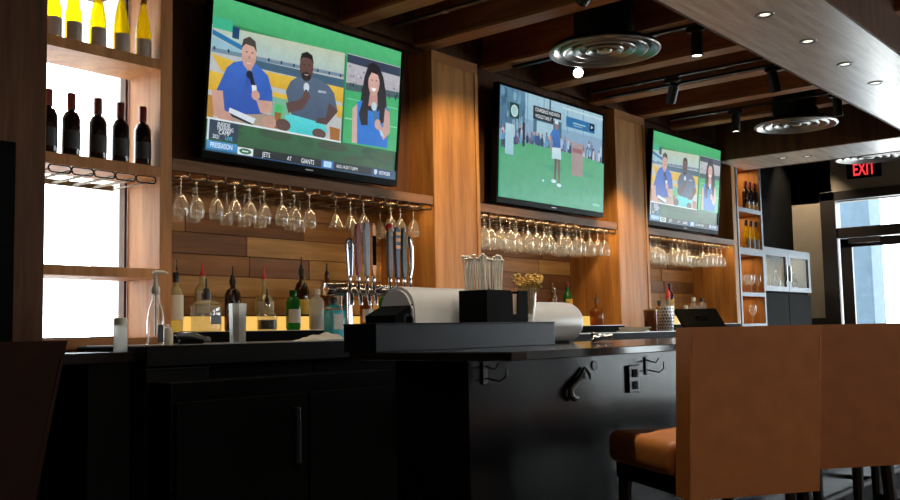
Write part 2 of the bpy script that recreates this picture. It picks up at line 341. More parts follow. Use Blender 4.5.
# bottles --------------------------------------------------------------------------------
def bottle(name, lab, loc, H, r, mat, neck=.014, sh=.62, nk=.72, cap='cap_black', caplen=.03, label=None, lz=(.12, .45), group=None, cat='bottle', pour=None, liquid=None, square=False, rz=0):
    t = thing(name, lab, cat, loc, rz, group)
    n = 4 if square else 20
    k = math.sqrt(2)*.96 if square else 1
    prof = [(r*.86*k, 0), (r*k, .012), (r*k, H*sh), (r*.93*k, H*(sh+.03)), (r*.6+neck*.3, H*(sh+nk)/2+.012), (neck*1.25, H*nk), (neck, H*(nk+.05)), (neck, H-caplen*.4), (neck*1.15, H-caplen*.4+.001), (neck*1.15, H)]
    mb = MB()
    if square:
        for i in range(3): mb.box(-r, r, -r, r, 0, H*sh, bev=.008) if i == 0 else None
        mb.lathe(prof[3:], n=16)
    else: mb.lathe(prof, n=n)
    mb.obj('body', mat, t, True)
    if liquid:
        if square: B(-r*.9, r*.9, -r*.9, r*.9, .008, H*sh*liquid[1]).obj('liquid', liquid[0], t)
        else: MB().lathe([(r*.9, .006), (r*.92, H*sh*liquid[1])]).obj('liquid', liquid[0], t, True)
    if cap: MB().lathe([(neck*1.35, H-caplen), (neck*1.38, H-.002), (neck*1.2, H+.002)], n=14).obj('cap', cap, t, True)
    if pour: MB().lathe([(neck*1.1, H), (neck*.9, H+.02), (.005, H+.03), (.0035, H+.075)], n=10).obj('pourer', pour, t, True)
    if label:
        if square: B(-r*.8, r*.8, -r-.0015, -r, H*lz[0], H*lz[1]).obj('label', label, t)
        else:
            mb = MB(); q = 14; vs = []
            for i in range(q+1):
                a = math.pi*(1.0+.95)*0+(-math.pi/2-1.35+2.7*i/q)
                vs.append([mb.bm.verts.new((math.cos(a)*(r+.0012), math.sin(a)*(r+.0012), H*z)) for z in lz])
            for i in range(q): mb.bm.faces.new((vs[i][0], vs[i+1][0], vs[i+1][1], vs[i][1]))
            mb.obj('label', label, t, True)
    return t
# wines on the left unit
g = 'white wine bottles on the window shelf'
wl = 'white wine bottle fifth from the lit wood side panel, window shelf unit'
WLAB = ['%s fifth from the lit wood side panel, window shelf unit', '%s fourth from the lit wood side panel, window shelf unit', '%s third from the lit wood side panel, window shelf unit', '%s second from the lit wood side panel, window shelf unit', '%s right against the lit wood side panel, window shelf unit']
w0 = None
for i, x in enumerate((2.20, 2.30, 2.425, 2.55, 2.672)):
    if w0 is None:
        w0 = bottle('white_wine_bottle', wl, (x, 4.17, 2.501), .335, .039, 'glass_yellow', .013, .42, .76, 'foil_gold', .05, 'label_tan', (.03, .30), g)
    else: dup(w0, (x, 4.17, 2.501), label=WLAB[i] % 'white wine bottle')
g = 'red wine bottles on the window shelf'
w0 = None
for i, x in enumerate((2.183, 2.295, 2.43, 2.55, 2.672)):
    if w0 is None:
        w0 = bottle('red_wine_bottle', 'red wine bottle fifth from the lit wood side panel, window shelf unit', (x, 4.17, 1.962), .30, .041, 'wine_dark', .014, .60, .72, 'foil_red', .075, 'label_black', (.12, .40), g)
    else: dup(w0, (x, 4.17, 1.962), label=WLAB[i] % 'red wine bottle')

# ------------------------------------------------------------------ right shelf tower and cabinet
u = thing('wine_tower', 'narrow open wood shelf tower with wine bottles and glasses', 'shelf unit', (10.06, 4.1, 0))
for sx in (-1, 1): B(sx*.32-.02, sx*.32+.02, .004, .44, 0, 2.9, bev=.002).obj('side_panel', 'wood_v', u); B(sx*.32-.02, sx*.32+.02, -.006, .004, 0, 2.9, bev=.002).obj('daylit_edge', 'grey_frame', u)  # edge strips coloured blue-grey to paint door daylight on the wood
B(-.30, .30, .42, .44, 0, 2.9).obj('back_panel', 'wood_v', u)
for z0, z1 in ((2.33, 2.378), (1.874, 1.948), (1.43, 1.472), (1.10, 1.14)):
    q = B(-.30, .30, .004, .42, z0, z1).obj('shelf', 'wood_h', u); B(-.30, .30, -.006, .004, z0, z1, bev=.002).obj('daylit_edge', 'grey_frame', q)
B(-.30, .30, -.006, .42, 2.84, 2.9).obj('top_board', 'wood_h', u)
B(-.30, .30, .0, .42, 0, 1.10).obj('base_panel', 'black', u)
w0 = None
for i, x in enumerate((10.10, 10.22, 10.335)):
    if w0 is None: w0 = bottle('red_wine_bottle', 'dark red wine bottle on the top shelf of the narrow tower', (x, 4.15, 2.378), .31, .038, 'wine_dark', .014, .60, .72, 'foil_red', .06, 'foil_gold', (.05, .2), 'red wines on the tower shelf')
    else: dup(w0, (x, 4.15, 2.378))
w0 = None
for i, x in enumerate((10.07, 10.205, 10.33)):
    if w0 is None: w0 = bottle('white_wine_bottle', 'yellow white wine bottle with grey label in the narrow tower', (x, 4.15, 1.948), .31, .038, 'glass_yellow', .014, .45, .70, 'cap_black', .06, 'label_grey', (.03, .35), 'white wines on the tower shelf')
    else: dup(w0, (x, 4.15, 1.948))
# glasses
def glass_prof(Hh, rb, rf=.033, st=.42):
    # foot at z=0, rim at z=Hh
    return [(rf, 0), (rf, .002), (.008, .008), (.0042, .02), (.004, Hh*st), (.010, Hh*(st+.03)), (rb*.62, Hh*(st+.12)), (rb*.93, Hh*(st+.26)), (rb, Hh*(st+.38)), (rb*.9, Hh*.97), (rb*.86, Hh)]
def stem_mesh(Hh, rb, rf=.033, flip=True, st=.42):
    mb = MB(); p = glass_prof(Hh, rb, rf, st); mb.lathe([(r, -h if flip else h) for r, h in p], n=16, cap=False)
    return mb.mesh('stem_glass', 'glass_wine', True)
def martini_mesh():
    return MB().lathe([(.036, 0), (.036, -.002), (.007, -.008), (.004, -.03), (.004, -.10), (.012, -.108), (.05, -.185), (.052, -.188)], n=16, cap=False).mesh('martini_glass', 'glass_wine', True)
up = stem_mesh(.20, .042, .035, False, .38)
for x, y, z in ((10.06, 4.15, 1.472), (10.19, 4.17, 1.472), (10.31, 4.15, 1.472), (10.12, 4.27, 1.472), (10.30, 4.28, 1.472)):
    tag(link('wine_glass', up, None, (x, y, z)), 'clear wine glass standing upright in the narrow shelf tower', 'glass', 'upright glasses in the tower')
tag(link('wine_glass', up, None, (10.17, 4.16, 1.14)), 'clear wine glass standing alone on lowest shelf of narrow tower', 'glass')
c = thing('glass_cabinet', 'grey wall cabinet with two glass doors beside the narrow tower', 'cabinet', (11.13, 4.1, 1.50))
B(-.74, .72, .03, .45, 0, .03).obj('bottom', 'grey_frame', c); B(-.74, .72, .0, .45, .45, .49, bev=.003).obj('top', 'grey_frame', c)
B(-.74, .72, .43, .45, .03, .45).obj('back_panel', 'cream', c); B(-.74, -.71, .03, .43, .03, .45).obj('side_panel', 'grey_frame', c); B(.69, .72, .03, .43, .03, .45).obj('side_panel', 'cream', c)
for a, b in ((-.74, -.01), (.0, .72)):
    d = MB().box(a, a+.07, 0, .03, 0, .45).box(b-.07, b, 0, .03, 0, .45).box(a+.07, b-.07, 0, .03, 0, .055).box(a+.07, b-.07, 0, .03, .40, .45).obj('door', 'grey_frame', c)
    B(a+.07, b-.07, .012, .018, .055, .40).obj('pane', 'glass_cab', d)
    B(b-.09 if a < -.1 else a+.02, b-.08 if a < -.1 else a+.03, -.02, 0, .12, .3, bev=.003).obj('handle', 'chrome', d)
bottle('display_bottle', 'small round glass decanter behind left door of the glass cabinet', (11.24, 4.3, 1.53), .24, .06, 'glass_bottle', .014, .45, .7, 'chrome', .03)
bottle('display_bottle', 'small clear bottle with white label behind right glass door', (11.72, 4.26, 1.53), .22, .04, 'glass_bottle', .014, .6, .75, 'chrome', .03, 'label_white')
f = thing('tall_cooler', 'black cooler standing under the glass cabinet', 'cooler', (11.13, 4.14, 0))
B(-.74, .72, 0, .41, 0, 1.499, bev=.005).obj('body', 'black_wall', f); B(-.74, -.01, -.03, -.002, .1, 1.47, bev=.006).obj('door', 'black_wall', f); B(.0, .72, -.03, -.002, .1, 1.47, bev=.006).obj('door', 'black_wall', f)

# ------------------------------------------------------------------ hanging glasses
gA = stem_mesh(.205, .040, .034); gB = stem_mesh(.215, .045, .036, True, .38); gM = martini_mesh()
rg = random.Random(11)
x0 = (BAYS[0][0]+BAYS[0][1])/2-9*.1111
lab1 = 'clear stemmed glass hanging upside down in the rack above the beer taps'
for i, row in [(i, r) for i in range(1, 18) for r in (0, 1)]:
    if i in (10, 14) and row == 0: continue
    if row == 1 and i in (4, 8, 11, 12, 13, 15): continue
    me = gA
    lb, gr, nm = lab1, 'hanging glasses above the beer taps', 'wine_glass'
    if i in (11, 12) and row == 0:
        me = gM; lb = 'conical martini glass hanging upside down beside the tap handles'; gr = 'hanging martini glasses'; nm = 'martini_glass'
    tag(link(nm, me, None, (x0+i*.1111, 4.19+row*.2+rg.uniform(-.02, .02), 1.944)), lb, 'glass', gr)
for bi, n in ((1, 17), (2, 16)):
    x0 = (BAYS[bi][0]+BAYS[bi][1])/2-n*.1111/2
    lb = 'clear wine glass hanging upside down in the crowded rack under the golf television' if bi == 1 else 'clear wine glass hanging upside down in the crowded rack under the television beside wine tower'
    for i in range(1, n):
        for row in range(3):
            if row == 2 and (i % 3 == 0): continue
            if bi == 2 and row == 0 and i in (4, 9, 10): continue
            tag(link('wine_glass', gB, None, (x0+i*.1111, 4.175+row*.13+rg.uniform(-.02, .02), 1.944)), lb, 'glass', 'glasses under the golf television' if bi == 1 else 'glasses under the television beside wine tower')

# ------------------------------------------------------------------ televisions
class Scr:
    def __init__(s): s.v = []; s.f = []; s.c = []; s.k = 0
    def poly(s, pts, col, col2=None):
        s.k += 1; z = s.k*.00006; b = len(s.v)
        ys = [p[1] for p in pts]; lo, hi = min(ys), max(ys)
        s.f.append(list(range(b, b+len(pts))))
        for x, y in pts:
            x = min(16, max(0, x)); y = min(9, max(0, y))
            s.v.append((x/16*1.44-.72, -z, y/9*.81))
            t = (y-lo)/max(1e-6, hi-lo)
            s.c.append(tuple(a+(b_-a)*t for a, b_ in zip(col, col2)) if col2 else col)
    def rect(s, x0, y0, x1, y1, c, c2=None): s.poly([(x0, y0), (x1, y0), (x1, y1), (x0, y1)], c, c2)
    def ell(s, x, y, a, b, c, c2=None, n=14): s.poly([(x+a*math.cos(2*math.pi*k/n), y+b*math.sin(2*math.pi*k/n)) for k in range(n)], c, c2)
    def mesh(s):
        me = bpy.data.meshes.new('screen'); me.from_pydata(s.v, [], s.f)
        ca = me.color_attributes.new('Col', 'FLOAT_COLOR', 'POINT')
        for i, c in enumerate(s.c): ca.data[i].color = tuple((x/255/12.92 if x/255 < .04045 else ((x/255+.055)/1.055)**2.4) for x in c)+(1,)
        me.materials.append(MATS['screen'])
        return me
def football():
    s = Scr(); rr = random.Random(5)
    s.rect(0, 0, 16, 9, (48, 84, 58), (55, 150, 90))
    s.rect(0, 7.6, 16, 9, (70, 170, 110), (85, 190, 125))
    for i in range(14):
        x = rr.uniform(0, 16); s.ell(x, rr.uniform(.8, 1.8), rr.uniform(.6, 1.6), .3, (55+rr.randint(-8, 8), 86+rr.randint(-8, 8), 60))
    # left picture
    s.poly([(.05, 7.3), (10.6, 7.8), (10.66, 1.9), (.05, 1.85)], (185, 190, 190))
    s.poly([(.05, 7.3), (10.6, 7.8), (10.6, 6.5), (.05, 6.0)], (168, 196, 196), (196, 204, 178))
    s.poly([(.1, 7.75), (1.5, 7.8), (1.57, 7.12), (.1, 7.1)], (60, 180, 140)); s.poly([(1.5, 7.5), (2.0, 7.5), (2.0, 6.8), (1.5, 6.8)], (30, 70, 110))
    s.poly([(.1, 7.0), (2.3, 6.5), (2.3, 6.2), (.1, 6.7)], (40, 120, 175)); s.poly([(.1, 6.6), (2.3, 6.15), (2.3, 5.8), (.1, 5.9)], (150, 190, 205))
    s.poly([(.1, 5.95), (10.6, 6.4), (10.6, 6.2), (.1, 5.7)], (112, 140, 160)); s.poly([(3.2, 5.85), (10.64, 6.05), (10.64, 5.5), (3.2, 5.4)], (66, 98, 120))
    for x in range(0, 11): s.ell(x+.3, 5.95+x*.03, .08, .12, (40, 60, 80), n=8)
    for p in ([(.1, 5.6), (2.35, 5.4), (2.1, 4.8), (.9, 4.7)], [(3.32, 5.3), (6.45, 5.4), (6.2, 4.5), (4.5, 4.5)], [(8.04, 5.45), (10.65, 5.5), (10.64, 4.5), (8.6, 4.7)], [(.02, 4.6), (1.2, 4.6), (.8, 3.5), (.05, 3.5)], [(4.6, 4.2), (6, 4.2), (6, 3.6), (4.8, 3.6)], [(9.9, 4.3), (10.65, 4.3), (10.65, 3.5), (10.2, 3.5)]):
        s.poly(p, (214, 170, 48), (226, 188, 70))
    s.poly([(4.7, 3.9), (6.2, 3.9), (6.2, 2.4), (4.7, 2.4)], (120, 180, 150)); s.poly([(5.0, 3.5), (5.6, 3.5), (5.6, 2.6), (5.0, 2.6)], (70, 190, 110))
    s.poly([(9.6, 2.8), (10.52, 2.76), (10.52, 1.95), (9.7, 1.93)], (160, 100, 40)); s.poly([(5.0, 3.0), (5.5, 3.0), (5.4, 2.0), (5.0, 2.0)], (150, 95, 40)); s.poly([(.05, 3.2), (.5, 3.2), (.5, 1.9), (.05, 1.9)], (180, 130, 50))
    # seated man in blue polo
    s.poly([(1.0, 2.7), (2.6, 2.8), (5.0, 2.75), (5.2, 2.2), (4.9, 1.98), (1.0, 1.9)], (170, 150, 130)); s.ell(4.6, 2.3, .55, .4, (190, 150, 135))
    s.poly([(.59, 3.5), (1.25, 5.0), (1.7, 5.4), (2.3, 5.6), (3.4, 5.6), (4.3, 5.1), (4.7, 4.2), (4.8, 3.4), (4.0, 2.7), (2.5, 2.45), (1.1, 2.45)], (40, 80, 170), (58, 108, 200))
    s.poly([(2.4, 2.5), (3.1, 2.6), (3.0, 5.3), (2.7, 5.3)], (44, 86, 176)); s.poly([(.28, 3.5), (1.05, 3.6), (1.25, 2.5), (2.0, 2.2), (1.5, 1.75), (.5, 2.1)], (190, 145, 130), (205, 160, 145))
    s.poly([(3.5, 3.5), (4.76, 3.6), (4.8, 2.9), (3.9, 2.75)], (200, 158, 142)); s.poly([(2.55, 5.6), (3.1, 5.6), (3.05, 5.1), (2.75, 5.0)], (190, 148, 130))
    s.ell(2.78, 6.1, .56, .92, (196, 152, 138), (216, 176, 160)); s.poly([(2.2, 6.35), (2.3, 6.9), (2.75, 7.15), (3.2, 6.95), (3.36, 6.3), (3.1, 6.6), (2.5, 6.65)], (70, 62, 58))
    s.ell(2.6, 6.2, .08, .04, (60, 45, 45), n=8); s.ell(3.02, 6.22, .08, .04, (60, 45, 45), n=8); s.poly([(2.62, 5.58), (2.98, 5.6), (2.9, 5.51), (2.7, 5.5)], (222, 190, 180)); s.ell(2.82, 5.9, .09, .12, (180, 135, 120), n=8)
    s.poly([(2.75, 4.95), (3.1, 4.98), (3.75, 3.6), (3.5, 3.5)], (22, 28, 50)); s.ell(2.9, 4.9, .25, .25, (25, 30, 50)); s.poly([(3.1, 4.3), (3.45, 4.35), (3.55, 3.9), (3.2, 3.85)], (225, 230, 235)); s.ell(3.45, 3.75, .32, .3, (205, 160, 145))
    s.poly([(1.6, 2.7), (3.55, 2.35), (3.4, 2.0), (1.55, 2.4)], (215, 225, 235)); s.poly([(1.6, 2.4), (3.4, 2.0), (3.3, 1.9), (1.8, 2.2)], (30, 40, 60))
    # seated man in slate polo
    s.poly([(5.78, 2.9), (6.6, 3.1), (9.06, 2.95), (9.4, 2.4), (8.6, 1.98), (7.6, 1.95), (6.2, 1.95)], (66, 200, 205), (90, 215, 220)); s.ell(5.7, 2.3, .6, .38, (95, 70, 66)); s.ell(8.7, 2.2, .6, .32, (95, 70, 66))
    s.poly([(5.75, 4.4), (6.1, 5.1), (6.6, 5.45), (8.3, 5.7), (9.3, 5.4), (9.8, 5.0), (10.2, 3.9), (9.1, 2.9), (6.3, 3.05)], (72, 88, 112), (88, 106, 130))
    s.poly([(9.4, 4.3), (10.25, 3.9), (9.3, 2.85), (8.3, 2.85), (8.6, 3.2), (9.2, 3.3)], (84, 60, 58)); s.poly([(5.8, 3.7), (6.9, 4.05), (7.5, 4.7), (7.8, 4.4), (7.15, 3.5), (6.05, 3.1)], (92, 66, 62))
    s.ell(7.32, 6.25, .58, .92, (84, 58, 54), (112, 80, 72)); s.poly([(6.74, 6.5), (6.85, 7.0), (7.3, 7.2), (7.75, 7.05), (7.92, 6.5), (7.6, 6.8), (7.0, 6.8)], (34, 28, 30)); s.ell(7.34, 5.62, .38, .3, (40, 30, 30)); s.poly([(7.15, 5.75), (7.55, 5.77), (7.45, 5.70), (7.25, 5.69)], (190, 175, 172))
    s.ell(7.12, 6.35, .08, .04, (30, 20, 20), n=8); s.ell(7.52, 6.37, .08, .04, (30, 20, 20), n=8)
    s.ell(7.4, 4.95, .24, .3, (205, 215, 225)); s.poly([(7.3, 4.8), (7.5, 4.8), (7.55, 4.1), (7.35, 4.1)], (25, 30, 45)); s.ell(7.45, 4.4, .3, .3, (96, 70, 66)); s.poly([(8.4, 4.95), (9.1, 5.0), (9.1, 4.85), (8.4, 4.8)], (170, 180, 195))
    s.poly([(.05, 1.93), (10.66, 1.97), (10.66, 1.87), (.05, 1.82)], (225, 232, 235))
    # right picture
    s.poly([(10.75, 7.85), (15.95, 7.92), (15.97, 1.97), (10.8, 1.92)], (64, 176, 110)); s.poly([(10.8, 7.85), (15.94, 7.92), (15.94, 6.0), (10.8, 5.7)], (176, 170, 178), (190, 190, 198))
    s.poly([(10.8, 7.8), (15.93, 7.88), (15.93, 7.25), (10.8, 7.25)], (50, 62, 84)); s.poly([(10.8, 5.9), (15.94, 6.15), (15.94, 5.7), (10.8, 5.4)], (70, 96, 100))
    for i in range(22): s.ell(rr.uniform(10.9, 15.8), rr.uniform(5.9, 7.1), .1, .08, rr.choice([(150, 130, 150), (210, 200, 205), (120, 120, 150)]), n=6)
    for i in range(16): s.ell(rr.uniform(10.9, 15.8), rr.uniform(5.55, 5.9), .08, .16, rr.choice([(30, 40, 50), (60, 70, 90)]), n=6)
    s.poly([(10.85, 3.6), (15.9, 3.7), (15.9, 3.62), (10.85, 3.5)], (140, 210, 170)); s.poly([(10.85, 4.9), (15.9, 5.0), (15.9, 4.93), (10.85, 4.84)], (120, 205, 160))
    s.poly([(13.2, 7.72), (13.8, 7.5), (14.25, 6.9), (14.6, 5.9), (14.8, 4.6), (14.6, 3.9), (13.9, 3.7), (12.7, 3.6), (12.2, 4.1), (12.2, 5.0), (12.45, 6.6), (12.75, 7.45)], (32, 28, 34))
    s.poly([(11.5, 4.3), (11.95, 4.7), (12.2, 4.3), (12.12, 2.03), (11.6, 2.03)], (205, 170, 160)); s.poly([(11.9, 4.8), (12.6, 5.05), (12.9, 4.4), (13.9, 4.4), (14.3, 5.0), (14.95, 4.8), (15.05, 2.1), (12.1, 2.03)], (30, 110, 205), (50, 130, 220))
    s.poly([(12.4, 5.0), (12.9, 5.2), (13.0, 3.4), (12.4, 3.3), (12.1, 4.0)], (34, 30, 36)); s.poly([(14.0, 5.2), (14.6, 5.0), (14.7, 3.9), (14.1, 3.6)], (34, 30, 36)); s.poly([(13.05, 5.6), (13.75, 5.65), (13.85, 4.8), (12.95, 4.7)], (200, 150, 140))
    s.ell(13.37, 6.35, .55, .9, (205, 160, 148), (222, 180, 168)); s.poly([(12.8, 6.5), (13.0, 7.2), (13.4, 7.35), (13.9, 7.1), (14.0, 6.4), (13.7, 6.95), (13.1, 7.0)], (32, 28, 34)); s.poly([(13.1, 5.98), (13.65, 6.0), (13.5, 5.78), (13.25, 5.77)], (245, 240, 240)); s.ell(13.18, 6.5, .08, .04, (40, 30, 30), n=8); s.ell(13.6, 6.52, .08, .04, (40, 30, 30), n=8)
    s.poly([(13.3, 4.8), (13.75, 4.85), (14.1, 3.3), (13.75, 3.2)], (60, 110, 150)); s.ell(13.5, 4.75, .26, .3, (190, 215, 225)); s.poly([(14.58, 4.8), (15.06, 4.6), (15.2, 3.2), (14.6, 2.6), (13.9, 3.4), (14.1, 3.8), (14.5, 3.4)], (200, 160, 150)); s.ell(13.95, 3.6, .3, .35, (210, 170, 158)); s.poly([(14.2, 3.3), (14.5, 3.1), (14.6, 2.8), (14.3, 2.9)], (190, 215, 225))
    # lower graphics
    s.rect(.15, .7, 2.3, 1.82, (40, 62, 84)); s.rect(.08, .62, .22, 1.88, (205, 220, 225)); s.rect(.1, .1, 2.28, .6, (48, 130, 190), (70, 155, 210)); s.rect(2.28, 0, 16, .56, (20, 26, 30), (32, 40, 42)); s.rect(0, 0, 16, .06, (25, 80, 130))
    s.rect(2.3, .06, 3.47, .5, (225, 235, 230)); s.ell(2.88, .28, .45, .17, (30, 110, 70)); s.rect(2.65, .24, 3.1, .32, (220, 235, 225))
    s.rect(9.0, .06, 10.08, .56, (52, 104, 180)); s.rect(9.2, .12, 9.88, .5, (190, 215, 235)); s.rect(13.6, .05, 16, .6, (40, 84, 124), (34, 64, 92)); s.poly([(13.85, .5), (14.15, .5), (14.15, .25), (14.0, .14), (13.85, .25)], (200, 220, 235))
    return s.mesh()
def golf():
    s = Scr(); rr = random.Random(9)
    s.rect(0, 0, 16, 9, (52, 160, 120), (70, 170, 120)); s.rect(0, 4.6, 16, 9, (130, 160, 190), (140, 180, 205)); s.rect(0, 5.5, 3.6, 9, (70, 110, 140), (90, 135, 160)); s.rect(3.6, 6.8, 16, 9, (150, 190, 210), (165, 200, 216))
    for i in range(30): s.ell(rr.uniform(0, 3.6), rr.uniform(6, 9), rr.uniform(.1, .3), rr.uniform(.3, .8), rr.choice([(60, 95, 120), (110, 150, 175), (80, 120, 150), (130, 170, 190)]), n=8)
    for x in (3.9, 6.3, 7.3, 10.0, 12.6): s.rect(x, 6.5, x+.1, 9, (110, 140, 160))
    s.rect(7.15, 7.5, 7.4, 9, (60, 90, 110)); s.rect(9.2, 8.55, 16, 8.75, (190, 215, 225))
    s.rect(1.45, 6.6, 2.75, 7.85, (22, 62, 60)); s.ell(2.1, 7.2, .5, .5, (200, 225, 225)); s.ell(2.1, 7.2, .38, .38, (165, 205, 205))
    s.rect(4.8, 5.9, 9.1, 7.3, (70, 110, 130)); s.rect(5.3, 5.2, 7.8, 6.9, (165, 200, 215)); s.rect(4.75, 7.5, 9.0, 8.12, (18, 28, 36)); s.rect(4.75, 7.0, 7.8, 7.5, (18, 28, 36))
    s.rect(9.8, 7.1, 14.6, 8.0, (40, 110, 165)); s.rect(13.7, 7.3, 14.5, 7.95, (14, 30, 44)); s.rect(10.9, 7.5, 13, 7.62, (160, 200, 220)); s.rect(11, 7.3, 12.5, 7.38, (140, 185, 210))
    s.poly([(13.95, 7.45), (14.3, 7.62), (13.95, 7.8)], (190, 220, 230))
    for i in range(90):
        x = rr.uniform(.1, 15.9); b = 4.5+rr.uniform(-.1, .5); hh = rr.uniform(.7, 1.2)
        c = rr.choice([(40, 80, 130), (90, 130, 175), (170, 195, 215), (60, 70, 100), (150, 110, 125), (190, 200, 215), (110, 90, 120), (30, 50, 80), (90, 160, 190)])
        s.ell(x, b+hh*.45, .2, hh*.5, c, n=8); s.ell(x, b+hh, .1, .14, rr.choice([(150, 120, 120), (90, 70, 80), (180, 150, 145)]), n=8); s.rect(x-.12, b-.5, x+.12, b+.1, (60, 70, 100))
    s.poly([(0, 0), (16, 0), (16, 4.5), (12, 4.75), (3.3, 4.75), (0, 3.8)], (40, 150, 108), (78, 168, 118))
    for i in range(10): s.ell(rr.uniform(1, 15), rr.uniform(.3, 3.5), rr.uniform(1, 2.5), .25, (54+rr.randint(-5, 5), 158+rr.randint(-6, 6), 116), n=12)
    s.rect(.65, 3.5, 1.78, 6.0, (150, 195, 210), (175, 210, 222)); s.rect(3.0, 4.4, 3.35, 6.4, (30, 40, 60))
    s.rect(10.5, 2.85, 12.35, 5.8, (150, 130, 125), (170, 150, 155)); s.rect(10.6, 4.9, 12.2, 5.3, (150, 100, 110))
    s.poly([(7.0, 5.9), (7.5, 6.5), (8.35, 6.5), (8.6, 5.6), (8.7, 4.9), (7.35, 4.7), (7.5, 5.4)], (40, 90, 165), (60, 120, 195)); s.poly([(7.0, 5.9), (7.3, 5.9), (7.5, 4.4), (7.25, 4.4)], (170, 130, 120))
    s.poly([(7.4, 4.9), (8.7, 5.0), (8.85, 4.0), (7.35, 3.92)], (180, 212, 225), (205, 225, 235)); s.poly([(7.78, 3.98), (8.2, 3.97), (8.0, 2.1), (7.77, 2.1)], (90, 66, 62)); s.poly([(8.25, 3.97), (8.66, 4.0), (8.66, 1.9), (8.42, 1.9)], (110, 80, 74))
    s.ell(7.7, 2.02, .38, .16, (200, 225, 230)); s.ell(8.55, 1.75, .36, .16, (200, 225, 230)); s.ell(8.0, 6.85, .28, .38, (150, 110, 104)); s.poly([(7.7, 7.0), (8.3, 7.0), (8.2, 7.3), (7.8, 7.3)], (215, 225, 235)); s.ell(6.1, 1.9, .14, .1, (200, 225, 220), n=8)
    s.rect(14.1, .45, 15.3, .7, (90, 185, 160)); s.rect(7.2, .02, 7.5, .06, (40, 60, 60))
    return s.mesh()
def text_mesh(txt, size, mat, bold=0, sx=1):
    cu = bpy.data.curves.new('caption', 'FONT'); cu.body = txt; cu.size = size; cu.offset = bold; cu.resolution_u = 3
    to = bpy.data.objects.new('tmp', cu); COL.objects.link(to); dg = bpy.context.evaluated_depsgraph_get()
    me = bpy.data.meshes.new_from_object(to.evaluated_get(dg)); bpy.data.objects.remove(to)
    for v in me.vertices: v.co = (v.co.x*sx, -v.co.z, v.co.y)
    me.materials.clear(); me.materials.append(MATS[mat]); me.name = 'caption'
    return me
def tv(lab, cx, screen, caps, tilt):
    t = thing('television', lab, 'television', (cx, 4.1, 2.08)); t.rotation_euler = (R(tilt), 0, 0)
    W, H = .72, .81
    MB().box(-W-.018, W+.018, .002, .045, -.042, H+.018, bev=.006).box(-.5, .5, .045, .09, .1, .6, bev=.01).obj('housing', 'black', t)
    MB().box(-W-.018, W+.018, -.008, .002, -.042, 0, bev=.002).box(-W-.018, W+.018, -.008, .002, H, H+.018, bev=.002).box(-W-.018, -W, -.008, .002, 0, H).box(W, W+.018, -.008, .002, 0, H).obj('bezel', 'black_gloss', t)
    B(-.03, .03, -.0095, -.008, -.024, -.018).obj('maker_mark', 'steel', t)
    B(-.14, .14, .09, .175, .18, .5).obj('wall_mount', 'black_metal', t)
    so = link('screen', screen, t, (0, .001, 0))
    for txt, u_, v_, sz, m, sx in caps:
        link('caption', text_mesh(txt, sz/9*.81, m, 0, sx), so, (u_/16*1.44-.72, -.0115, v_/9*.81))
    return t
fcaps = [('INSIDE', .75, 1.5, .34, 'caption_white', .9), ('TRAINING', .72, 1.27, .32, 'caption_white', .8), ('CAMP', .85, 1.03, .34, 'caption_white', .95), ('2021', .45, .76, .32, 'caption_white', .8), ('LIVE', 1.35, .76, .32, 'caption_cyan', .9),
    ('PRESEASON', .32, .22, .42, 'caption_white', .72), ('JETS', 4.15, .14, .42, 'caption_white', .8), ('AT', 6.1, .16, .36, 'caption_white', .8), ('GIANTS', 7.25, .14, .42, 'caption_white', .75), ('AUG 14 SAT 7:30PM', 10.3, .2, .3, 'caption_white', .75), ('NETWORK', 14.3, .2, .36, 'caption_white', .62), ('ny', 9.34, .22, .4, 'caption_cyan', 1)]
gcaps = [('CONFIDENCE AND FAITH', 4.9, 7.65, .44, 'caption_white', .72), ('WOULD TAKE IT', 4.95, 7.12, .44, 'caption_white', .72)]
fb = football()
tv('wall television showing two seated men and a woman, above the beer taps', 3.705, fb, fcaps, 5.6)
tv('wall television showing a golfer on a green with spectators', 6.225, golf(), gcaps, 3.2)
tv('wall television showing two seated men and a woman, beside the wine tower', 8.485, fb, fcaps, 5.6)

# ------------------------------------------------------------------ back bar counter and steps
cb = thing('back_bar_counter', 'long dark steel-topped counter along the back wall', 'counter', (2.27, 3.5, 0))
B(0, 7.45, 0, .552, 1.0, 1.085, bev=.004).obj('worktop', 'steel_dark', cb)
B(.006, 7.44, -.0015, .55, 1.0855, 1.089).obj('top_sheet', 'steel', cb)
B(.05, 7.45, .12, .55, 0, 1.0).obj('base', 'black', cb)
for k in range(8): B(.1+k*.91, 1.0+k*.91, .1, .12, .1, .97, bev=.004).obj('door', 'black', cb)
lc = thing('side_counter', 'dark wood-edged counter under the window shelf unit', 'counter', (1.3, 3.58, 0))
B(0, .968, 0, .512, 1.02, 1.063, bev=.003).obj('worktop', 'wood_leg', lc); B(0, .62, .1, .51, 0, 1.02).obj('base', 'black_wall', lc); B(.775, .965, .03, .51, 0, 1.02, bev=.003).obj('end_panel', 'steel_dark', lc)
ub = thing('underbar_bin', 'dark steel bin tucked under the back counter edge', 'bin', (2.40, 3.555, 0))
B(-.13, .18, -.05, .05, 0, .985, bev=.006).obj('body', 'steel_dark', ub); B(-.132, .182, -.052, .052, .985, .993, bev=.003).obj('rim', 'ledge_metal', ub)
fr_ = thing('undercounter_fridge', 'low black refrigerator standing before the back counter beside the bar end', 'refrigerator', (2.93, 3.41, 0))
B(-.66, .75, -.08, .08, .05, .938, bev=.006).obj('body', 'black_gloss', fr_)
for a in (-.65, .055): q = B(a, a+.685, -.105, -.082, .08, .86, bev=.005).obj('door', 'black', fr_); B(a+.60, a+.63, -.13, -.105, .55, .80, bev=.006).obj('handle', 'black_metal', q)
